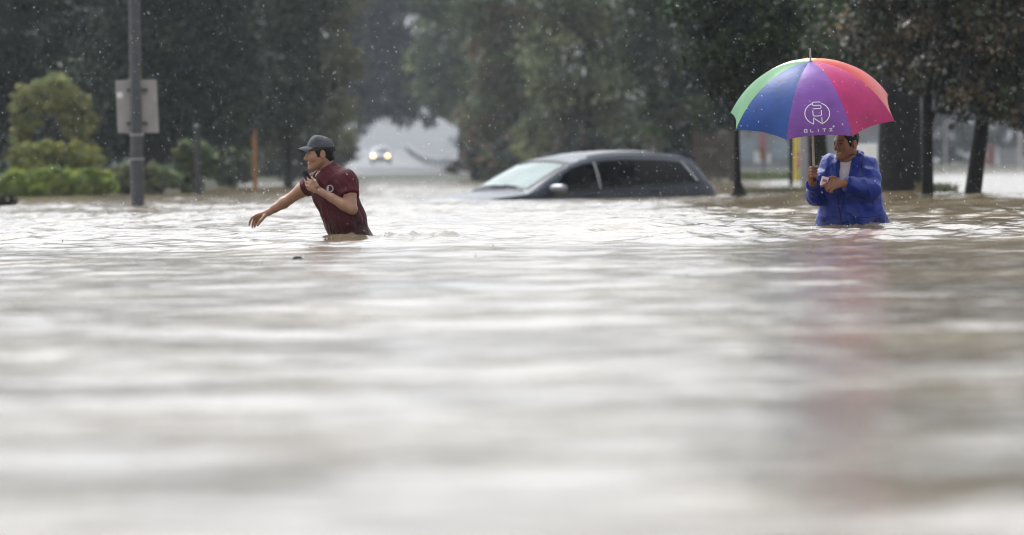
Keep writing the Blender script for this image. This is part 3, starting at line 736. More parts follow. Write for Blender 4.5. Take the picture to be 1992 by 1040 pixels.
d_ = 172; p = W(496, 357, d_); s_ = d_ / FPX; t = thing('marker_post', 'plain orange marker post rising from the far left bank', 'post', (p.x, d_, p.z - 0.3))
MB().tube([p - Vector((0, 0, 0.3)), W(494.5, 256, d_)], [4.6 * s_] * 2, 12).build('post', M['orange'], t, smooth=True)
c = W(494.4, 256, d_); MB().tube([c, c + Vector((0, 0, 0.08))], [4.6 * s_, 2 * s_], 12).build('cap', M['orange'], t, smooth=True)
p = W(252, 339, 140); t = thing('warning_marker', 'small orange marker among shrubs beside the sign pole', 'marker', (p.x, 140, -0.1))
MB().tube([Vector((p.x, 140, -0.1)), p], [0.02, 0.02], 8).build('stake', M['galv'], t)
MB().box(p, 0.13, 0.03, 0.12).build('plate', M['orange'], t, bevel=0.01)

d_ = G(1549, 366).y; s_ = d_ / FPX; p = G(1549, 366); t = thing('painted_bollard', 'yellow painted post with pink stickers and a white foot', 'bollard', (p.x, p.y, -0.9))
def seg(y0, y1, r, m, nm): MB().tube([W(1550 - (366 - y0) * 0.004, y0, d_), W(1550 - (366 - y1) * 0.004, y1, d_)], [r * s_] * 2, 14).build(nm, m, t, smooth=True)
MB().tube([Vector((p.x, p.y, -0.9)), W(1550, 352, d_)], [6.6 * s_] * 2, 14).build('white_foot', M['white'], t, smooth=True)
seg(352, 200, 6.2, M['yellow'], 'post')
for (yy, hh_) in ((300, 7), (312, 6), (322, 8)):
    MB().tube([W(1551, yy + hh_ / 2, d_ - 0.003), W(1551, yy - hh_ / 2, d_ - 0.003)], [6.3 * s_] * 2, 14).build('sticker', M['pink'], t, smooth=True)
d_ = 128; s_ = d_ / FPX; p = W(1566, 364, d_); t = thing('grey_post', 'broad smooth grey post between yellow post and forked trunk', 'post', (p.x, d_, -0.9))
MB().box(W(1566, 300, d_), 17 * s_, 0.15, 150 * s_ + 1.0).build('post', M['concrete'], t, bevel=0.01)
MB().box(W(1566, 222, d_), 20 * s_, 0.2, 0.06).build('cap', M['concrete'], t, bevel=0.01)

# far street sign and banner behind the umbrella's left edge
d_ = 190; s_ = d_ / FPX; p = W(1486, 345, d_); t = thing('shop_banner', 'blurred pink and orange banner on a stake left of the yellow post', 'banner', (p.x, d_, 0.1))
MB().tube([Vector((p.x, d_, 0.1)), W(1486, 240, d_)], [0.025] * 2, 8).build('stake', M['galv'], t)
MB().box(W(1484, 284, d_ - 0.04), 9 * s_, 0.01, 55 * s_).build('upper_cloth', M['pink'], t)
MB().box(W(1482, 296, d_ - 0.055), 8 * s_, 0.01, 18 * s_).build('orange_panel', M['orange'], t)
MB().box(W(1473, 305, d_ - 0.05), 13 * s_, 0.01, 22 * s_).build('white_panel', M['white'], t)
MB().box(W(1496, 308, d_ - 0.05), 6 * s_, 0.01, 18 * s_).build('lower_cloth', M['white'], t)
d_ = 120; s_ = d_ / FPX; p = W(1690, 300, d_); t = thing('bus_stop_sign', 'pale round cornered board behind the blue jacket shoulder', 'sign', (p.x, d_, -0.9))
MB().tube([Vector((p.x - .1, d_, -0.9)), W(1683, 300, d_)], [0.03] * 2, 10).build('leg', M['galv'], t)
MB().box(W(1684, 303, d_ - .05), 45 * s_, 0.03, 46 * s_).build('board', M['white'], t, bevel=0.012)

# grey building, slatted fence, red hut, masts
d_ = 260; s_ = d_ / FPX; a = W(1405, 340, d_); b = W(1735, 340, d_)
t = thing('grey_building', 'plain grey building behind the umbrella man and bank trees', 'building', ((a.x + b.x) / 2, d_ + 3, 0))
MB().box(((a.x + b.x) / 2, d_ + 3, 1.4), b.x - a.x, 6, 3.2).build('wall', M['concrete'], t)
MB().box(((a.x + b.x) / 2, d_ + 3, 3.1), b.x - a.x + 0.5, 6.5, 0.22).build('roof', M['roof'], t)
for px in (1450, 1520, 1640, 1700):
    c = W(px, 290, d_ - 0.02); MB().box((c.x, d_ - 0.01, c.z), 0.9, 0.06, 1.0).build('window', M['glass_far'], t)
d_ = 165; s_ = d_ / FPX
c = W(1392, 305, d_); t = thing('slatted_fence', 'brown upright slatted fence behind the tail of the car', 'fence', (c.x, d_, 0))
rng = np.random.default_rng(81)
for k in range(15):
    c = W(1352 + 5.6 * k, 303 + rng.normal() * 2, d_ + rng.normal() * 0.01)
    MB().box(c, 4.9 * s_, 0.025, (92 + rng.normal() * 4) * s_).build('slat', M['wood'], t)
for yy in (280, 330):
    MB().box(W(1392, yy, d_ + 0.05), 82 * s_, 0.05, 0.08).build('rail', M['wood'], t)
for px in (1352, 1425):
    MB().box(W(px, 300, d_ + 0.12), 0.11, 0.11, 105 * s_).build('post', M['wood'], t)
d_ = 440; s_ = d_ / FPX; c = W(1927, 304, d_); t = thing('red_hut', 'small red hut far across the water at right', 'hut', (c.x, d_, 0.2))
MB().box(W(1927, 304, d_ + .3), 16 * s_, 0.6, 48 * s_).build('wall', M['red'], t)
MB().box(W(1927, 279, d_ + .3), 19 * s_, 0.9, 4 * s_).build('roof', M['roof'], t)
MB().box(W(1927, 309, d_ - 0.02), 8 * s_, 0.05, 34 * s_).build('door', M['red'], t)
c = W(1956, 310, d_); t = thing('low_shop', 'low grey shop with a pale window beside the red hut', 'building', (c.x, d_ + 2, 0.2))
MB().box(W(1963, 307, d_ + 2), 46 * s_, 3.0, 44 * s_).build('wall', M['concrete'], t)
MB().box(W(1963, 283, d_ + 2), 52 * s_, 3.4, 5 * s_).build('roof', M['roof'], t)
for k in range(3): MB().box(W(1943 + 6 * k, 296, d_ + 0.47), 4.6 * s_, 0.05, 12 * s_).build('window', M['glass_far'], t)
for (px, y0, y1, d_, r, lb) in ((1985, 130, 327, 420, 4.2, 'pale steel mast at the far right beyond the open water'), (1839, 240, 328, 425, 2.2, 'thin pale mast between the slim trunk and the leaning trunk')):
    s_ = d_ / FPX; p = W(px, y1, d_); t = thing('lamp_mast', lb, 'mast', (p.x, d_, -0.2))
    MB().tube([Vector((p.x, d_, -0.2)), W(px, y0, d_)], [r * s_, r * 0.7 * s_], 12).build('mast', M['sign_back'], t, smooth=True)
    c = W(px, y0, d_); MB().tube([c, c + Vector((0.5, 0, 0.3)), c + Vector((1.4, 0, 0.4))], [0.05, 0.045, 0.04], 8).build('arm', M['sign_back'], t)
    MB().box(c + Vector((1.6, 0, 0.4)), 0.6, 0.25, 0.12).build('lamp_head', M['sign_back'], t)

# guard rails on the climbing road
def rail(label, off, d0, d1):
    k = [i for i in range(len(dd)) if d0 <= dd[i] <= d1]
    c = Vector((cx[k[0]] + off, dd[k[0]], cz[k[0]])); t = thing('guard_rail', label, 'guard rail', c, 'guard rails of the road')
    MB().tube([Vector((cx[i] + off, dd[i], cz[i] + 0.62)) for i in k], 0.17, 8).build('beam', M['galv'], t, smooth=True)
    for i in k[::3]:
        MB().box((cx[i] + off, dd[i] + 0.1, cz[i] + 0.25), 0.14, 0.14, 0.9).build('post', M['galv'], t)
rail('right hand guard rail sweeping down from the headlights', 4.4, 360, 800)
rail('left hand guard rail climbing beyond the small olive bush', -4.4, 480, 900)

# ------------------------------------------------------------------ cars
def make_car(label, yaw, origin, paint, lights=False):
    """x runs from nose to tail, z from the level 0.9 m above the road"""
    t = thing('car', label, 'car', origin)
    kx = np.array([0, .06, .25, .8, 1.3, 1.43, 1.8, 2.12, 2.32, 2.7, 3.1, 3.6, 4.0, 4.17, 4.30, 4.44, 4.5])
    LS = 1.19 if not lights else 1.0
    def K(v): return np.array(v, float)
    zt_ = K([-.30, -.14, -.02, .055, .105, .13, .36, .545, .625, .69, .715, .705, .665, .63, .45, .16, -.08])
    ze_ = zt_ - K([.05, .05, .05, .05, .045, .04, .05, .06, .065, .07, .075, .08, .085, .08, .07, .06, .05])
    we_ = K([.60, .68, .75, .81, .82, .81, .765, .725, .715, .705, .70, .685, .66, .64, .64, .66, .64])
    wb_ = K([.66, .76, .85, .90, .91, .915, .92, .925, .925, .925, .925, .92, .90, .885, .86, .80, .74])
    zb_ = K([-.38, -.22, -.12, -.01, .03, .045, .07, .085, .095, .115, .14, .165, .19, .20, .19, .05, -.15])
    X = np.unique(np.concatenate([np.linspace(0, 4.5, 46), kx]))
    def sm(v):
        f = np.interp(X, kx, v); g = f.copy()
        g[1:-1] = 0.25 * f[:-2] + 0.5 * f[1:-1] + 0.25 * f[2:]; return g
    zt, ze, we, wb, zb = sm(zt_), sm(ze_), sm(we_), sm(wb_), sm(zb_)
    ca, sa = math.cos(yaw), math.sin(yaw)
    O = Vector(origin)
    def loc(x, y, z):      # nose points to -x turned by yaw; y < 0 is the side facing the camera
        return O + Vector(((x - 2.2) * LS * ca - y * sa, (x - 2.2) * LS * sa + y * ca, z))
    def at(x): return [float(np.interp(x, X, a)) for a in (zt, ze, we, wb, zb)]
    def side(x, q, out=0.0):
        a_, b_, c_, e_, f_ = at(x)
        return (c_ + (e_ - c_) * (1 - q) + 0.03 * 4 * q * (1 - q) + out, f_ + (b_ - f_) * q)
    def top(x, q, out=0.0):
        a_, b_, c_, e_, f_ = at(x)
        return (q * c_, a_ - (a_ - b_) * abs(q) ** 2.4 + out)
    mb = MB()
    nsec = None
    for i, x in enumerate(X):
        pr = []
        for q in (0, .35, .65, .88, 1.0): pr.append(top(x, q))
        for q in (.75, .5, .25, 0.0): pr.append(side(x, q))
        a_, b_, c_, e_, f_ = at(x)
        pr += [(e_ + .025, f_ - .09), (e_ + .03, min(f_ - .12, -.30)), (e_ - .05, -.60), (.35, -.66), (0, -.66)]
        full = [(-y, z) for y, z in pr] + [(y, z) for y, z in pr[-2:0:-1]]
        nsec = len(full)
        mb.v += [loc(x, y, z) for y, z in full]
        if i:
            o = (i - 1) * nsec
            mb.f += [[o + k, o + (k + 1) % nsec, o + nsec + (k + 1) % nsec, o + nsec + k] for k in range(nsec)]
    mb.f.append(list(range(nsec))); mb.f.append([(len(X) - 1) * nsec + k for k in range(nsec)][::-1])
    body = mb.build('body', M[paint], t, smooth=True)
    def patch(nm, m, fn, us, vs_, thick=True):
        g = MB(); g.v = [fn(u, v) for u in us for v in vs_]; nv = len(vs_)
        g.f = [[i * nv + j, i * nv + j + 1, (i + 1) * nv + j + 1, (i + 1) * nv + j] for i in range(len(us) - 1) for j in range(nv - 1)]
        return g.build(nm, m, t, smooth=True)
    L = np.linspace
    patch('windscreen', M['glass_sky_tone'] if not lights else M['glass_dark'], lambda u, v: loc(u, v * (top(u, 1)[0] - 0.055), top(u, v * .93, .010)[1]), L(1.49, 2.17, 12), L(-1, 1, 13))
    for sg_ in (-1, 1):
        patch('windscreen_seal', M['rubber'], lambda u, v: loc(u, sg_ * (top(u, 1)[0] - 0.055 - .05 * v), top(u, (.93 - .06 * v), .013)[1]), L(1.49, 2.19, 12), L(0, 1, 3))
    patch('windscreen_seal', M['rubber'], lambda u, v: loc(u, v * (top(u, 1)[0] - 0.055), top(u, v * .93, .014)[1]), L(2.12, 2.18, 3), L(-1, 1, 13))
    patch('rear_window', M['glass_dark'], lambda u, v: loc(u, v * (top(u, 1)[0] - 0.06), top(u, v * .9, .010)[1]), L(4.22, 4.38, 5), L(-1, 1, 11))
    for sg_ in (-1, 1):
        def sd(x, q, out=.010): y, z = side(x, q, out); return loc(x, sg_ * y, z)
        patch('front_side_window', M['glass_dark'], lambda u, v: sd(1.70 + 0.78 * u + (0.34 * v * (1 - u)), .07 + .80 * v), L(0, 1, 10), L(0, 1, 8))
        patch('rear_side_window', M['glass_dark'], lambda u, v: sd(2.55 + (1.50 - .16 * v) * u, .07 + .80 * v - .05 * u * v), L(0, 1, 14), L(0, 1, 8))
        patch('door_pillar', M['sign_back'], lambda u, v: sd(2.50 + .03 * u, .05 + .84 * v, .013), L(0, 1, 2), L(0, 1, 8))
        pts = [sd(4.07 - .16 * v, .07 + .76 * v, .02) for v in L(0, 1, 8)]
        MB().tube(pts, .014, 8).build('window_trim', M['chrome'], t, smooth=True)
        MB().tube([sd(x, .035, .016) for x in L(1.62, 4.15, 20)], .010, 6).build('belt_strip', M['rubber'], t, smooth=True)
        for xs_ in (2.50, 3.52):
            MB().tube([loc(xs_, sg_ * (at(xs_)[3] + e_), at(xs_)[4] + z_) for e_, z_ in ((.004, -.01), (.024, -.09), (.028, -.2), (.028, -.3))], .005, 6).build('door_seam', M['rubber'], t)
        for xs_ in (2.38, 3.40):
            MB().tube([loc(xs_ - .10, sg_ * (at(xs_)[3] + .035), at(xs_)[4] - .075), loc(xs_ - .05, sg_ * (at(xs_)[3] + .05), at(xs_)[4] - .07), loc(xs_ + .05, sg_ * (at(xs_)[3] + .05), at(xs_)[4] - .07), loc(xs_ + .08, sg_ * (at(xs_)[3] + .035), at(xs_)[4] - .075)], [.010, .013, .013, .010], 8).build('door_handle', M['paint'], t, smooth=True)
        y, z = side(1.72, .12)
        # mirror: a rounded housing on a short arm
        g = MB(); seq = [(-.13, .025), (-.115, .055), (-.06, .074), (.06, .072), (.12, .058), (.14, .02)]
        g.tube([loc(1.74 + .05 + a * .35, sg_ * (y + .13 + a), z + .045) for a, r in seq], [r for a, r in seq], 14)
        mo = g.build('door_mirror', M['paint_pale'], t, smooth=True)
        MB().tube([loc(1.76, sg_ * (y - .02), z - .01), loc(1.77, sg_ * (y + .09), z + .01)], [.025, .022], 8).build('mirror_arm', M['rubber'], t)
        MB().tube([loc(4.36, sg_ * .80, .075), loc(4.43, sg_ * .70, .075), loc(4.46, sg_ * .62, .07)], [.055, .07, .05], 12).build('tail_light', M['tail'], t, smooth=True)
        MB().tube([loc(x, sg_ * (at(x)[2] - .02), at(x)[1] + .035) for x in L(2.45, 3.95, 12)], .014, 6).build('roof_rail', M['paint'], t, smooth=True)
        wy = sg_ * .16
        MB().tube([loc(1.46, wy + .38 * 1, at(1.46)[0] + .025), loc(1.50, wy, at(1.50)[0] + .02), loc(1.47, wy - .32, at(1.47)[0] + .02)], [.007, .012, .008], 6).build('wiper', M['rubber'], t)
        for x in (.85, 3.65):
            c = loc(x, sg_ * .82, -.60); ax_ = (loc(0, 1, 0) - loc(0, 0, 0))
            w_ = MB().tube([c - ax_ * .1, c + ax_ * .1], [.31, .31], 24).build('wheel', M['rubber'], t, smooth=False)
            r_ = MB().tube([c - ax_ * .104, c + ax_ * .104], [.2, .2], 18).build('rim', M['galv']); r_.parent = w_
        if lights:
            MB().tube([loc(.10, sg_ * .66, -.16), loc(-.015, sg_ * .66, -.17)], [.13, .12], 18).build('headlight', M['lamp'], t)
    g = MB()
    for q in L(-1, 1, 9): g.v += [loc(4.06, q * .53, at(4.06)[0] + .012), loc(4.30, q * .52, at(4.06)[0] - .075), loc(4.27, q * .52, at(4.06)[0] - .115), loc(4.06, q * .53, at(4.06)[0] - .05)]
    for i in range(8): g.f += [[4 * i + k, 4 * i + (k + 1) % 4, 4 * i + 4 + (k + 1) % 4, 4 * i + 4 + k] for k in range(4)]
    g.f += [[0, 1, 2, 3], [32, 35, 34, 33]]
    g.build('spoiler', M[paint], t)
    MB().tube([loc(1.44, v * .70, at(1.44)[0] - .028 * v * v + .004) for v in L(-1, 1, 15)], .008, 6).build('cowl', M['rubber'], t)
    return t
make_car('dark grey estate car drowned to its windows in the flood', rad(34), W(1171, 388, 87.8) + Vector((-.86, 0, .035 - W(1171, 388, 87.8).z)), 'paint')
pc = W(740, 305, 527); rz_ = float(np.interp(527, dd, cz))
make_car('far car on the climbing road with both headlights glowing', rad(90), Vector((pc.x, 529.2, rz_ + 0.96)), 'paint_pale', True)

# ------------------------------------------------------------------ people
def head(v, C, R, sc, teeth=False):
    """adds a head to the volume; R columns are left, forward, up"""
    def q(f, s, u): return C + sc * (R[:, 1] * f + R[:, 0] * s + R[:, 2] * u)
    e = lambda c, r, k=.01, op='add': v.ell(q(*c), (r[1] * sc, r[0] * sc, r[2] * sc), R, k, op)
    c_ = lambda a, b, ra, rb, k=.01, op='add': v.cap(q(*a), q(*b), ra * sc, rb * sc, k, op)
    e((-.012, 0, .025), (.098, .076, .090))
    e((.030, 0, -.030), (.064, .060, .082), .03)
    for s in (-1, 1):
        c_((-.005, s * .048, -.055), (.062, s * .018, -.104), .020, .020, .03)
        c_((.082, s * .010, .014), (.072, s * .046, .012), .010, .010, .018)
        e((.060, s * .042, -.030), (.022, .022, .024), .025)
    e((.076, 0, -.104), (.020, .024, .018), .02)
    c_((.090, 0, .006), (.113, 0, -.034), .007, .012, .012)
    for s in (-1, 1):
        e((.100, s * .012, -.040), (.011, .008, .008), .008)
        e((.101, s * .031, -.004), (.016, .017, .012), .014, 'sub')
        e((.080, s * .031, -.006), (.0125, .0125, .0125), .003)
        a = q(-.012, s * .080, -.012)
        Re = R.copy()
        v.ell(a, (.009 * sc, .021 * sc, .034 * sc), R, .008)
        v.ell(a + R[:, 0] * s * .009 * sc + R[:, 1] * .003 * sc, (.006 * sc, .011 * sc, .021 * sc), R, .006, 'sub')
    c_((.087, -.020, -.066), (.087, .020, -.066), .0065, .0065, .008)
    c_((.098, -.004, -.066), (.098, .004, -.066), .004, .004, .008)
    c_((.086, -.016, -.079), (.086, .016, -.079), .0075, .0075, .008)
    return q

def paint_head(vs, col, q, sc, lip, dark, teeth=False):
    def near(a, b, r):
        a, b = np.array(a), np.array(b); ab = b - a; h = np.clip(((vs - a) @ ab) / max(ab @ ab, 1e-12), 0, 1)
        return np.linalg.norm(vs - a - h[:, None] * ab, axis=1) < r * sc
    def put(m, c): col[m] = c
    put(near(q(.092, -.020, -.067), q(.092, .020, -.067), .0085), lip); put(near(q(.092, -.016, -.079), q(.092, .016, -.079), .0085), lip)
    for s in (-1, 1):
        put(near(q(.091, s * .015, .021), q(.078, s * .046, .021), .0052), dark)
        put(near(q(.090, s * .031, -.005), q(.088, s * .034, -.005), .0065), (.17, .14, .12))
        put(near(q(.0935, s * .031, -.005), q(.0935, s * .031, -.0051), .0055), dark)
        put(near(q(.090, s * .018, .004), q(.085, s * .044, .003), .0042), dark)
    if teeth: [put(near(q(.095 - abs(t_) * .25, t_, -.0735 + 14 * t_ * t_), q(.095 - abs(t_) * .25, t_ + .001, -.0735 + 14 * t_ * t_), .0052), (.40, .37, .33)) for t_ in np.linspace(-.024, .024, 13)]

def finish(name, v, m, parent, col=None, it=1, wr=None):
    vs, fs = v.skin(); vs = relax(vs, fs, it)
    if wr is not None:
        n = vnormals(vs, fs); vs = vs + n * wr(vs)[:, None]
    c = col(vs) if col else None
    o = link(name, mesh_np(name, vs, fs, c), m, smooth=True)
    return o, vs, fs

def hand(v, wrist, knuckles, fingers, thumb, rw=.026):
    for kn in knuckles: v.cap(wrist, kn, rw * .72, .0125, .014)
    for fg in fingers: v.chain(fg, [.0105, .0095, .0085, .0072][:len(fg)], .005)
    v.chain(thumb, [.015, .012, .0095][:len(thumb)], .008)

# ---- the man in the cap
D1 = DM1
def A(px, py, dy=0.0): return np.array(W(px, py, D1 + dy))
Ls, Rs = A(675, 347, -.12), A(607, 355, .13)
neckb = A(636, 338, .02)
pelv = np.array((A(688, 466)[0] + .01, D1, -.06))
T1 = frame(Ls - Rs, neckb - pelv)
HC = A(621.5, 297.5, -.005)
Hf = np.array((-1, -.20, -.07)); Hf /= np.linalg.norm(Hf)
Hl = np.cross((0, 0, 1), Hf); Hl /= np.linalg.norm(Hl)
R1 = np.stack([Hl, Hf, np.cross(Hf, Hl)], 1)
chest = A(650, 375, .0); belly = A(672, 430, .0)
elbL, wrL = A(685, 407, -.20), A(629, 375, -.16)
elbR, wrR = A(563, 387, .20), A(523, 412, .17)
v = Vol(A(476, 480)[0:1].tolist() + [D1 - .42, -1.02], [A(745, 300)[0], D1 + .42, .80], .0048)
q1 = head(v, HC, R1, .93)
v.ell(chest, (.165, .105, .19), T1, .03); v.ell(belly, (.145, .10, .17), T1, .05); v.ell(pelv, (.15, .115, .12), T1, .05)
v.cap(q1(-.035, 0, -.05), neckb - T1[:, 2] * .01, .050, .058, .02)
for sh in (Ls, Rs): v.cap(neckb - T1[:, 2] * .02, sh, .048, .05, .04)
for sh, el, wr_ in ((Ls, elbL, wrL), (Rs, elbR, wrR)):
    v.chain([sh, limb(sh, el, .45), el], [.052, .048, .036], .02)
    v.chain([el, limb(el, wr_, .28), limb(el, wr_, .7), wr_], [.036, .040, .030, .0245], .015)
for s in (-1, 1):
    hp = pelv + T1[:, 0] * s * .085; kn = hp + np.array((-.06 * s - .02, 0, -.42)); an = np.array((kn[0] + .06, kn[1], -.95))
    v.chain([hp, kn, an], [.085, .055, .04], .03); v.cap(an, an + np.array((-.16, -.05, -.03)), .038, .03, .02)
# stretched-out hand, fingers hanging
kR = [A(499, 418.5, .150), A(500.5, 420.5, .165), A(502.5, 422.5, .182), A(505, 424.5, .196)]
hand(v, wrR, kR,
     [[kR[0], A(490.5, 423, .145), A(486.5, 430, .145), A(484.8, 437, .148)], [kR[1], A(494, 427, .165), A(491.5, 434.5, .165), A(491, 441.5, .168)],
      [kR[2], A(498, 430, .185), A(495.8, 436.5, .185), A(495.5, 441.5, .187)], [kR[3], A(502, 429.5, .202), A(500.5, 433.5, .204), A(499.8, 437, .205)]],
     [A(515, 419.5, .145), A(507.5, 428.5, .125), A(501, 437.5, .125)], .024)
# hand at the mouth, closed on the phone
kL = [A(606, 352.5, -.125), A(603.5, 357.5, -.135), A(602.5, 363, -.14), A(604, 368, -.138)]
hand(v, wrL, kL,
     [[kL[0], A(600, 350, -.115), A(596.5, 345.5, -.095), A(594.5, 340, -.085)], [kL[1], A(597.5, 355, -.125), A(594.5, 351, -.105), A(593, 346.5, -.09)],
      [kL[2], A(597.5, 361.5, -.13), A(595.5, 357, -.11), A(595, 352, -.095)], [kL[3], A(600, 367, -.13), A(598, 363, -.115), A(598, 358.5, -.10)]],
     [A(617, 362, -.17), A(612.5, 352.5, -.165), A(606.5, 344.5, -.15)], .025)
per1 = thing('person', 'man in a grey cap and maroon tee wading with a phone at his mouth', 'person', (float(pelv[0]), D1, -1.0))
SK1 = np.array((.28, .155, .10))
def col1(vs):
    c = np.tile(SK1, (len(vs), 1)); c *= (1 + .10 * perlin3(vs * 22))[:, None]
    paint_head(vs, c, q1, .93, (.36, .15, .12), (.012, .010, .010)); return c
o, vs, fs = finish('body', v, M['skin'], per1, col1); keep(o, per1)

# tee shirt
v = Vol((A(570, 350)[0], D1 - .36, -.22), (A(745, 350)[0], D1 + .36, float(neckb[2]) + .12), .0048)
v.ell(chest, (.178, .120, .20), T1, .03); v.ell(belly, (.166, .122, .20), T1, .06); v.ell(pelv, (.168, .132, .16), T1, .06)
v.cap(neckb - T1[:, 2] * .03, Ls - T1[:, 2] * .012, .054, .060, .06); v.cap(neckb - T1[:, 2] * .03, Rs - T1[:, 2] * .008, .054, .058, .06)
v.cap(chest + T1[:, 2] * .10, limb(neckb, Ls, .72) - T1[:, 2] * .03, .09, .05, .07)
v.cap(Ls - T1[:, 2] * .014, limb(Ls, elbL, .52), .060, .066, .05, cut=True); v.cap(Rs - T1[:, 2] * .01, limb(Rs, elbR, .33), .060, .061, .04, cut=True)
v.cap(neckb - T1[:, 2] * .035 + T1[:, 1] * .025, q1(-.02, 0, -.05), .084, .070, .008, 'sub')
def wr1(vs):
    a = vs @ T1[:, 0]; b = vs @ T1[:, 2]; c = vs @ T1[:, 1]
    p = np.stack([a * 13 + b * 5, c * 13, b * 5 - a * 3], 1)
    return .011 * (1 - 2.4 * np.abs(perlin3(p))) * .8 + .005 * (1 - 2.4 * np.abs(perlin3(p * 2.1 + 9))) + .003 * perlin3(vs * 30) - .004
o, vs, fs = finish('tee_shirt', v, M['shirt'], per1, None, 2, wr1); keep(o, per1); shirt = o
bv = BVHTree.FromPolygons([tuple(x) for x in vs], [tuple(int(i) for i in f) for f in fs])
emb = Vector(A(640.5, 366.5, -.3)); U_ = Vector((0, 0, 1)); Xx = Vector((1, 0, 0)); N_ = Vector((0, -1, 0))
ring = [(.021 * math.cos(a), .022 * math.sin(a)) for a in np.linspace(0, 2 * math.pi, 28)]
leg_ = [(-.004, -.016), (.002, -.006), (.010, .004), (.006, .012)]
project_strokes('shirt_print', [ring, [(-.014, -.012), (-.013, .0), (-.012, .012)]], .008, bv, emb, Xx, U_, N_, M['print'], shirt)

# hair under the cap
v = Vol(HC - .16, HC + .16, .0036)
v.ell(q1(-.016, 0, .022), (.083 * .93, .098 * .93, .092 * .93), R1, .005)
v.cap(q1(-.075, -.02, -.045), q1(-.075, .02, -.045), .032, .032, .03)
for s in (-1, 1): v.cap(q1(.028, s * .070, .015), q1(.020, s * .070, -.022), .010, .006, .012)
v.plane(q1(0, 0, .045), R1[:, 2]); v.ell(q1(.095, 0, -.03), (.11, .062, .095), R1, .01, 'sub')
for s in (-1, 1): v.ell(q1(-.012, s * .085, -.014), (.02, .020, .034), R1, .006, 'sub')
v.plane(q1(-.05, 0, -.070), -R1[:, 2] * .95 - R1[:, 1] * .2)
o, vs, fs = finish('hair', v, M['hair'], per1, None, 1, lambda p: .004 * perlin3(p * 60)); keep(o, per1)
# cap
v = Vol(HC - .18, HC + .2, .0036)
v.ell(q1(-.010, 0, .030), (.088 * .93, .106 * .93, .098 * .93), R1, .005)
v.cap(q1(.02, -.04, .10), q1(.02, .04, .10), .020, .020, .05)
v.plane(q1(0, 0, .026), -R1[:, 2] - R1[:, 1] * .05)
capo, vs, fs = finish('cap', v, M['cap'], per1, None, 2, lambda p: .0015 * perlin3(p * 40)); keep(capo, per1)
g = MB(); nu, nv_ = 15, 9
for s0 in (0, -.0045):
    for i in range(nu):
        ang = (i / (nu - 1) - .5) * 2
        for j in range(nv_):
            r = j / (nv_ - 1)
            f = .080 - .022 * ang * ang + r * (.078 - .030 * ang * ang); s = ang * (.072 - .004 * r)
            u = .058 - .016 * ang * ang * (1 + r) - .012 * r + .006 * math.sin(r * 3) + s0
            g.v.append(Vector(q1(f, s, u)))
for base_, fl in ((0, 1), (nu * nv_, -1)):
    for i in range(nu - 1):
        for j in range(nv_ - 1):
            f = [base_ + i * nv_ + j, base_ + (i + 1) * nv_ + j, base_ + (i + 1) * nv_ + j + 1, base_ + i * nv_ + j + 1]
            g.f.append(f[::fl])
rim_ = [i * nv_ + nv_ - 1 for i in range(nu)]
for a_, b_2 in zip(rim_[:-1], rim_[1:]): g.f.append([a_, b_2, b_2 + nu * nv_, a_ + nu * nv_])
def subpart(o, par):
    o.parent = par; return o
subpart(g.build('brim', M['cap'], None, smooth=True), capo)
ringp = [Vector(q1(-.010 + .107 * math.cos(a), .0895 * math.sin(a), .040 + .006 * math.cos(a))) for a in np.linspace(1.0, 2 * math.pi - 1.0, 40)]
subpart(MB().tube(ringp, .0065, 6).build('seam_band', M['cap_dark'], None, smooth=True), capo)
subpart(MB().tube([Vector(q1(-.105, -.03, .018)), Vector(q1(-.112, 0, .016)), Vector(q1(-.105, .03, .018))], .012, 8).build('strap', M['cap_dark'], None, smooth=True), capo)
subpart(MB().tube([Vector(q1(-.012, 0, .118)), Vector(q1(-.012, 0, .126))], [.009, .005], 10).build('button', M['cap_dark'], None, smooth=True), capo)

# phone
pa, pb = Vector(A(591, 333, -.085)), Vector(A(609, 364, -.10))
Zp = (pa - pb).normalized(); Xp = Vector((.55, .83, .1)); Xp = (Xp - Zp * Xp.dot(Zp)).normalized(); Yp = Zp.cross(Xp)
ph = thing('mobile_phone', 'black phone held up to the capped man\'s mouth', 'phone', pb)
MB().box((pa + pb) / 2, .068, .010, (pa - pb).length, Xp, Yp, Zp).build('case', M['phone'], ph, bevel=.004, seg=2)
MB().box((pa + pb) / 2 + Yp * .0058, .060, .001, (pa - pb).length * .86, Xp, Yp, Zp).build('screen', M['glass_dark'], ph)

# ---- the man with the umbrella
D2 = DM2
def A(px, py, dy=0.0): return np.array(W(px, py, D2 + dy))
Ls, Rs = A(1688, 323, -.07), A(1619, 317, .05)
neckb = A(1653, 312, -.03)
pelv = np.array((A(1664, 447)[0], D2 + .03, -.06))
T2 = frame(Ls - Rs, neckb - pelv)
HC = A(1645.5, 276.5, -.06)
Hf = np.array((-.72, -.66, -.10)); Hf /= np.linalg.norm(Hf)
Hl = np.cross((0.07, 0, 1), Hf); Hl /= np.linalg.norm(Hl)
R2 = np.stack([Hl, Hf, np.cross(Hf, Hl)], 1)
chest = A(1655, 352, .0); belly = A(1660, 405, .02)
elbL, wrL = A(1692, 368, -.20), A(1641, 356, -.33)
elbR, wrR = A(1588, 378, -.06), A(1579, 350, -.25)
v = Vol((A(1560, 400)[0], D2 - .50, -1.02), (A(1750, 400)[0], D2 + .36, .80), .0048)
q2 = head(v, HC, R2, .97, True)
v.ell(chest, (.16, .105, .18), T2, .03); v.ell(belly, (.145, .10, .17), T2, .05); v.ell(pelv, (.15, .115, .12), T2, .05)
v.cap(q2(-.035, 0, -.05), neckb - T2[:, 2] * .01, .052, .058, .02)
for sh in (Ls, Rs): v.cap(neckb - T2[:, 2] * .02, sh, .048, .05, .04)
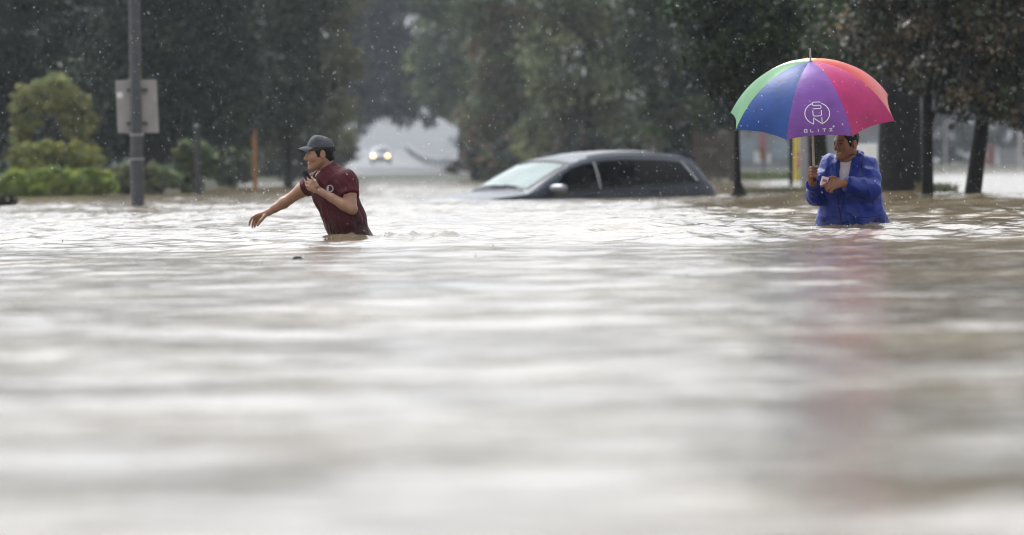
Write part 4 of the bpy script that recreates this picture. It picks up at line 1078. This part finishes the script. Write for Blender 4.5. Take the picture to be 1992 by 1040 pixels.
for sh, el, wr_ in ((Ls, elbL, wrL), (Rs, elbR, wrR)):
    v.chain([sh, limb(sh, el, .45), el], [.05, .046, .036], .02)
    v.chain([el, limb(el, wr_, .28), limb(el, wr_, .7), wr_], [.036, .039, .031, .026], .015)
for s in (-1, 1):
    hp = pelv + T2[:, 0] * s * .085; kn = hp + np.array((.02 * s, -.06 * s - .03, -.42)); an = np.array((kn[0], kn[1] + .06, -.95))
    v.chain([hp, kn, an], [.085, .055, .04], .03); v.cap(an, an + np.array((-.06, -.16, -.03)), .038, .03, .02)
# fist round the shaft
dS = -.285
kn = [A(1576.5, 326.5, dS + .0), A(1575.5, 332.5, dS), A(1575.5, 338, dS), A(1576, 343, dS + .005)]
hand(v, wrR, kn,
     [[k_, A(p_x, p_y, dS - .030), A(p_x + 9, p_y + .3, dS - .022), A(p_x + 10, p_y + .8, dS + .008)] for k_, p_x, p_y in zip(kn, (1580, 1579.5, 1579.5, 1580), (325.5, 331.5, 337.2, 342.5))],
     [A(1579, 336, dS + .03), A(1584, 326, dS + .02), A(1590.5, 323, dS - .005)], .027)
# other hand, holding the pale packet, first finger along it
dH = -.385
kn = [A(1618, 350.5, dH), A(1616, 356, dH - .01), A(1617, 361.5, dH - .012), A(1620, 366.5, dH - .008)]
hand(v, wrL, kn,
     [[kn[0], A(1611, 355.5, dH - .015), A(1604, 359.5, dH - .02), A(1597, 362.5, dH - .02)], [kn[1], A(1609, 361, dH - .03), A(1606.5, 366, dH - .015), A(1610, 367.5, dH + .0)],
      [kn[2], A(1611.5, 366.5, dH - .03), A(1609.5, 370.5, dH - .012), A(1613.5, 371, dH + .0)], [kn[3], A(1616.5, 370.5, dH - .022), A(1615.5, 373.5, dH - .008), A(1619, 373, dH)]],
     [A(1629, 348, dH + .03), A(1619, 344.5, dH + .03), A(1610, 346.5, dH + .012)], .028)
per2 = thing('person', 'smiling man in an open blue rain jacket wading under the rainbow umbrella', 'person', (float(pelv[0]), D2, -1.0))
SK2 = np.array((.25, .115, .064))
def col2(vs):
    c = np.tile(SK2, (len(vs), 1)); c *= (1 + .10 * perlin3(vs * 22))[:, None]
    paint_head(vs, c, q2, .97, (.26, .10, .085), (.012, .010, .010), True)
    return c
o, vs, fs = finish('body', v, M['skin'], per2, col2); keep(o, per2)
# white tee
v = Vol((A(1590, 400)[0], D2 - .30, -.22), (A(1730, 400)[0], D2 + .30, float(neckb[2]) + .08), .0052)
v.ell(chest, (.166, .114, .19), T2, .03); v.ell(belly, (.155, .11, .19), T2, .05); v.ell(pelv, (.158, .122, .14), T2, .05)
for sh in (Ls, Rs): v.cap(neckb - T2[:, 2] * .02, sh, .052, .054, .04)
v.cap(neckb - T2[:, 2] * .03, q2(-.02, 0, -.07), .066, .06, .006, 'sub')
o, vs, fs = finish('tee_shirt', v, M['tshirt'], per2, None, 1, lambda p: .004 * perlin3(p * 18)); keep(o, per2)
# rain jacket, open down the front
LJ, RJ = A(1688, 325, -.07), A(1617, 319, .05)
v = Vol((A(1552, 400)[0], D2 - .50, -.24), (A(1762, 400)[0], D2 + .40, float(neckb[2]) + .16), .0052)
v.ell(chest - T2[:, 2] * .02, (.18, .142, .20), T2, .03)
v.cap(chest, pelv + np.array((.015, 0, .02)), .135, .165, .06)
for s, ofs in ((-1, A(1598, 448) - A(1664, 448)), (1, A(1722, 440) - A(1664, 440))):
    v.cap(chest + T2[:, 0] * s * .09, pelv + ofs * (.78 if s < 0 else .72) + np.array((0, 0, .0)), .10, .115, .08)
v.cap(neckb - T2[:, 2] * .03, LJ, .064, .070, .06); v.cap(neckb - T2[:, 2] * .03, RJ, .064, .064, .06)
v.chain([LJ, limb(Ls, elbL, .6), elbL + np.array((.008, 0, -.005))], [.070, .076, .074], .04)
v.cap(elbL, limb(elbL, wrL, .90), .076, .052, .03, cut=True)
v.chain([RJ, limb(Rs, elbR, .6), elbR + np.array((-.005, 0, -.012))], [.066, .070, .068], .04)
v.cap(elbR, limb(elbR, wrR, .80), .066, .048, .03, cut=True)
# collar round the back and sides of the neck
cpts = [neckb + T2[:, 0] * (.078 * math.cos(a)) - T2[:, 1] * (.070 * math.sin(a)) + T2[:, 2] * (.035 + .03 * math.sin(a)) for a in np.linspace(-.55, math.pi + .55, 9)]
v.chain(cpts, [.016] * 9, .02)
fr = chest + T2[:, 1] * .13
v.cap(neckb + T2[:, 1] * .10 + T2[:, 2] * .01 - T2[:, 0] * .005, fr + T2[:, 2] * .03 - T2[:, 0] * .005, .062, .040, .012, 'sub')
v.cap(fr + T2[:, 2] * .03 - T2[:, 0] * .005, belly + T2[:, 1] * .16 - T2[:, 0] * .03, .038, .018, .012, 'sub')
v.cap(neckb - T2[:, 2] * .03, q2(-.02, 0, -.07), .068, .066, .008, 'sub')
def wr2(vs):
    p = np.stack([vs[:, 0] * 11 + vs[:, 2] * 5, vs[:, 1] * 9, vs[:, 2] * 7 - vs[:, 0] * 4], 1)
    q_ = np.stack([vs[:, 0] * 20, vs[:, 1] * 20 + 7, vs[:, 2] * 24 + vs[:, 0] * 8], 1)
    return .012 * (1 - 2.6 * np.abs(perlin3(p))) * .8 + .002 * (1 - 2.4 * np.abs(perlin3(q_))) - .005
o, vs, fs = finish('rain_jacket', v, M['jacket'], per2, None, 1, wr2); keep(o, per2)
M['seam'] = mat('navy_seam', (0.002, 0.004, 0.05), 0.6, 0.3, noise=0.1)
bj = BVHTree.FromPolygons([tuple(x) for x in vs], [tuple(int(i) for i in f) for f in fs])
oj = Vector(A(1655, 360, -.6)); kk = D2 / FPX
def jp(*pts): return [((x - 1655) * kk, (360 - y) * kk) for x, y in pts]
project_strokes('front_zip', [jp((1638, 380), (1641, 410), (1644, 440)), jp((1666, 300), (1662, 322), (1660, 340))], .008, bj, oj, Vector((1, 0, 0)), Vector((0, 0, 1)), Vector((0, -1, 0)), M['seam'], o, .003)
project_strokes('sleeve_seam', [jp((1690, 302), (1684, 318), (1684, 338)), jp((1650, 345), (1651, 357), (1650, 368)), jp((1660, 420), (1690, 424), (1722, 420))], .005, bj, oj, Vector((1, 0, 0)), Vector((0, 0, 1)), Vector((0, -1, 0)), M['seam'], o, .002)
# hair
v = Vol(HC - .16, HC + .17, .0038)
v.ell(q2(-.014, 0, .032), (.084 * .97, .100 * .97, .096 * .97), R2, .005)
v.ell(q2(.115, 0, -.035), (.13, .085, .115), R2, .012, 'sub')
v.plane(q2(-.05, 0, -.050), -R2[:, 2] - R2[:, 1] * .3)
for s in (-1, 1):
    v.ell(q2(-.008, s * .088, -.020), (.024, .026, .040), R2, .006, 'sub')
    v.cap(q2(.030, s * .071, .02), q2(.024, s * .071, -.022), .011, .006, .012)
o, vs, fs = finish('hair', v, M['hair'], per2, None, 1, lambda p: .005 * perlin3(p * 55)); keep(o, per2)
# packet
pc_ = Vector(A(1603.5, 352.5, dH - .004)); Zp = Vector((.28, 0, 1)).normalized(); Yp = Vector((-.25, 1, 0)).normalized(); Xp = Yp.cross(Zp).normalized(); Yp = Zp.cross(Xp)
pk = thing('small_packet', 'small white and pink packet pinched in the umbrella man\'s fingers', 'packet', pc_)
MB().box(pc_, .050, .018, .068, Xp, Yp, Zp).build('box', M['packet'], pk, bevel=.004)
MB().box(pc_ + Zp * .006 - Yp * .0095, .034, .002, .018, Xp, Yp, Zp).build('label', M['pink'], pk)

# ------------------------------------------------------------------ umbrella
sU = D2 / FPX
tilt = rad(15.7)
hnd = Vector(A(1583.5, 336, dS)); apx0 = Vector(A(1573.5, 120, dS))
Ln = (apx0 - hnd).length
n_ax = ((apx0 - hnd).normalized() * math.cos(tilt) + Vector((0, -1, 0)) * math.sin(tilt)).normalized()
apex = hnd + n_ax * (Ln / math.cos(tilt))
fwd = (Vector((0, -1, 0)) - n_ax * n_ax.dot(Vector((0, -1, 0)))).normalized()    # front radius
rgt = Vector(n_ax.cross(fwd)).normalized()
if rgt.x < 0: rgt = -rgt
RU, HU = 163 * sU * 1.015, 111 * sU
um = thing('umbrella', 'open rainbow umbrella with a white printed emblem, held in the blue jacket man\'s fist', 'umbrella', hnd)
offs = rad(1.5)
def rib(a, s):
    th = s * 1.02
    r = RU * math.sin(th) / math.sin(1.02); z = -HU * (1 - math.cos(th)) / (1 - math.cos(1.02))
    z += .075 * s * s * math.exp(-((a - 1.96) / .35) ** 2)          # one rib is pushed up by the wind
    return apex + (fwd * math.cos(a) + rgt * math.sin(a)) * r + n_ax * z
def cloth(k, s, w_):
    a0, a1 = (k - .5) * math.pi / 4 + offs, (k + .5) * math.pi / 4 + offs
    P = rib(a0, s).lerp(rib(a1, s), (w_ + 1) / 2)
    am = (a0 + a1) / 2; e = 1 - w_ * w_
    out = (fwd * math.cos(am) + rgt * math.sin(am)) * .55 + n_ax * .83
    P = P + out * (.012 * e * math.sin(math.pi * min(1, s * .95)))
    if s > .85: P = P + (apex - P) * (.035 * e * (s - .85) / .15)
    return P
cols = [('purple', (.17, .062, .30)), ('magenta', (.38, .014, .12)), ('red', (.44, .013, .005)), ('orange', (.48, .15, .012)), ('yellow', (.72, .66, .28)), ('green', (.02, .27, .045)), ('white', (.72, .80, .74)), ('blue', (.003, .040, .20))]
cols[5], cols[6] = ('white', (.72, .80, .66)), ('green', (.003, .145, .014))
panel0 = None
for k, (nm, cc) in enumerate(cols):
    m = mat(nm + '_wet_nylon', cc, 0.40, 0.27, noise=0.14, scale=9, bump=0.0018, bscale=26, trans=0.14)
    ss, ww = np.linspace(0.02, 1, 22), np.linspace(-1, 1, 13)
    g = MB(); g.v = [cloth(k, s, w_) for s in ss for w_ in ww]
    g.f = [[i * 13 + j, i * 13 + j + 1, (i + 1) * 13 + j + 1, (i + 1) * 13 + j] for i in range(21) for j in range(12)]
    po = g.build('canopy_panel', m, um, smooth=True); po['label'] = nm + ' canopy panel'
    if k == 0: panel0 = (po, g)
    a1 = (k + .5) * math.pi / 4 + offs
    MB().tube([rib(a1, s) - n_ax * .006 for s in np.linspace(.02, 1.0, 14)], .0035, 6).build('rib', M['galv'], um)
    MB().tube([rib(a1, .55) - n_ax * .008, apex - n_ax * .36], .003, 6).build('stretcher', M['galv'], um)
    tip = rib(a1, 1.0); MB().tube([tip, tip + (tip - apex).normalized() * .012], [.004, .002], 8).build('rib_tip', M['galv'], um)
MB().tube([apex - n_ax * .02, apex + n_ax * .003, apex + n_ax * .08, apex + n_ax * .095], [.010, .008, .006, .004], 12).build('ferrule', M['shaft'], um, smooth=True)
MB().tube([hnd - n_ax * .06, apex], [.0085, .0075], 12).build('shaft', M['shaft'], um, smooth=True)
MB().tube([hnd - n_ax * .062, hnd - n_ax * .055, hnd - n_ax * .0, hnd + n_ax * .02], [.012, .014, .013, .0085], 14).build('handle', M['rubber'], um, smooth=True)
MB().tube([apex - n_ax * .40, apex - n_ax * .34], [.014, .014], 12).build('runner', M['rubber'], um, smooth=True)
# printed emblem: S U N stacked in a ring, G L I T Z and the small ring mark below
bv = BVHTree.FromPolygons([tuple(x) for x in panel0[1].v], panel0[1].f)
pc_ = cloth(0, .785, 0.0); pn = (cloth(0, .74, .3) - pc_).cross(cloth(0, .80, 0) - pc_).normalized()
if pn.y > 0: pn = -pn
Yl = (cloth(0, .6, 0) - cloth(0, .85, 0)); Yl = (Yl - pn * Yl.dot(pn)).normalized(); Xl = Yl.cross(pn).normalized()
if Xl.x < 0: Xl = -Xl
org = pc_ + Xl * (-1 * sU)
e = sU
def sc2(pts, ox=0, oy=0): return [((x + ox) * e, (y + oy) * e * 1.06) for x, y in pts]
wS = 8.2
def arc(a0, a1, r=23.5, n=24): return [(r * math.cos(a), r * .88 * math.sin(a)) for a in np.linspace(a0, a1, n)]
em = [sc2(arc(rad(112), rad(250))), sc2(arc(rad(-69), rad(67))),
      sc2([(8, 21), (6, 22), (-6, 22), (-8, 20.5), (-8, 17), (-6, 15.5), (6, 15.5), (8, 14), (8, 10.5), (6, 9), (-8, 9)]),
      sc2([(-8, 6), (-8, -3), (-6, -5), (6, -5), (8, -3), (8, 6)]),
      sc2([(-8, -20), (-8, -8), (8, -20), (8, -8)])]
project_strokes('emblem', em, 1.5 * e, bv, org, Xl, Yl, pn, M['white'], panel0[0], .003)
lt = [sc2([(3, 2.2), (-2.5, 2.2), (-3, 0), (-2.5, -2.2), (3, -2.2), (3, 0), (0.3, 0)], -24, -31),
      sc2([(-2.6, 2.4), (-2.6, -2.2), (2.8, -2.2)], -12, -31), sc2([(0, 2.5), (0, -2.5)], 0, -31),
      sc2([(-3, 2.2), (3, 2.2)], 11.5, -31), sc2([(0, 2.2), (0, -2.5)], 11.5, -31),
      sc2([(-3, 2.2), (3, 2.2), (-3, -2.2), (3, -2.2)], 24, -31), sc2([(1.2 * math.cos(a), 1.2 * math.sin(a)) for a in np.linspace(0, 6.28, 9)], 29.5, -25.5)]
project_strokes('lettering', lt, 1.25 * e, bv, org, Xl, Yl, pn, M['white'], panel0[0], .003)

# ------------------------------------------------------------------ rain, splashes, drift
rng = np.random.default_rng(91)
N = 13000
yy = 33 + 70 * rng.random(N) ** 1.15
xx = (rng.random(N) * 2 - 1) * (0.10 * yy + 1.2); zz = 0.05 + rng.random(N) * (0.75 + 0.036 * yy)
r = 0.0012 + 0.0019 * rng.random(N) ** 2.5
el = 1.1 + 1.0 * rng.random(N)
off = np.array([(1, 0, 0), (0, 1, 0), (-1, 0, 0), (0, -1, 0), (0, 0, 1), (0, 0, -1)], float)
sc3 = np.stack([r, r, r * el], 1)
vv = (np.stack([xx, yy, zz], 1)[:, None, :] + off[None] * sc3[:, None, :])
vv[:, 4, 0] -= r * el * 0.25; vv[:, 5, 0] += r * el * 0.25
tri = np.array([(0, 1, 4), (1, 2, 4), (2, 3, 4), (3, 0, 4), (1, 0, 5), (2, 1, 5), (3, 2, 5), (0, 3, 5)])
tag(link('rain', mesh_np('rain', vv.reshape(-1, 3), (tri[None] + 6 * np.arange(N)[:, None, None]).reshape(-1, 3)), M['rain'], smooth=True), 'falling raindrops', kind='stuff')

N = 500
yy = 24 + 36 * rng.random(N); xx = (rng.random(N) * 2 - 1) * (0.10 * yy + .5)
ns = 170
for q, p in ((0, P1), (1, P2)):
    a = 3.14 + 3.14 * rng.random(ns); rr_ = (0.20, 0.27)[q] * (0.75 + 0.6 * rng.random(ns))
    xx[q * ns:(q + 1) * ns] = p.x + rr_ * np.cos(a) * 1.15; yy[q * ns:(q + 1) * ns] = p.y - 0.02 + rr_ * np.sin(a) * .9 - .1
hh = 0.004 + 0.016 * rng.random(N) ** 3; hh[:2 * ns] *= 0.45; rr = 0.003 + 0.003 * rng.random(N)
z0 = water_h(xx, yy) - 0.004
sp = []
for k in range(5):
    a = 2 * math.pi * k / 5
    sp.append(np.stack([xx + rr * math.cos(a), yy + rr * math.sin(a), z0], 1))
sp.append(np.stack([xx + rng.normal(size=N) * .004, yy, z0 + 0.004 + hh], 1))
sp = np.stack(sp, 1).reshape(-1, 3)
tri = np.array([(k, (k + 1) % 5, 5) for k in range(5)])
tag(link('rain_splashes', mesh_np('rain_splashes', sp, (tri[None] + 6 * np.arange(N)[:, None, None]).reshape(-1, 3)), wm, smooth=True), 'little spikes of water thrown up by the rain', kind='stuff')

p = G(579, 505); t = thing('floating_debris', 'small dark scrap drifting on the smooth water below the capped man', 'debris', p)
zf = float(water_h(np.array([p.x]), np.array([p.y]))[0])
MB().tube([Vector((p.x - .026, p.y, zf + .002)), Vector((p.x - .015, p.y, zf + .008)), Vector((p.x + .012, p.y + .01, zf + .010)), Vector((p.x + .026, p.y, zf + .001))], [.003, .007, .006, .002], 9).build('scrap', M['cap_dark'], t, smooth=True)
MB().tube([Vector((p.x + .01, p.y - .004, zf + .008)), Vector((p.x + .02, p.y - .02, zf + .016))], [.004, .002], 6).build('twig', M['bark'], t)
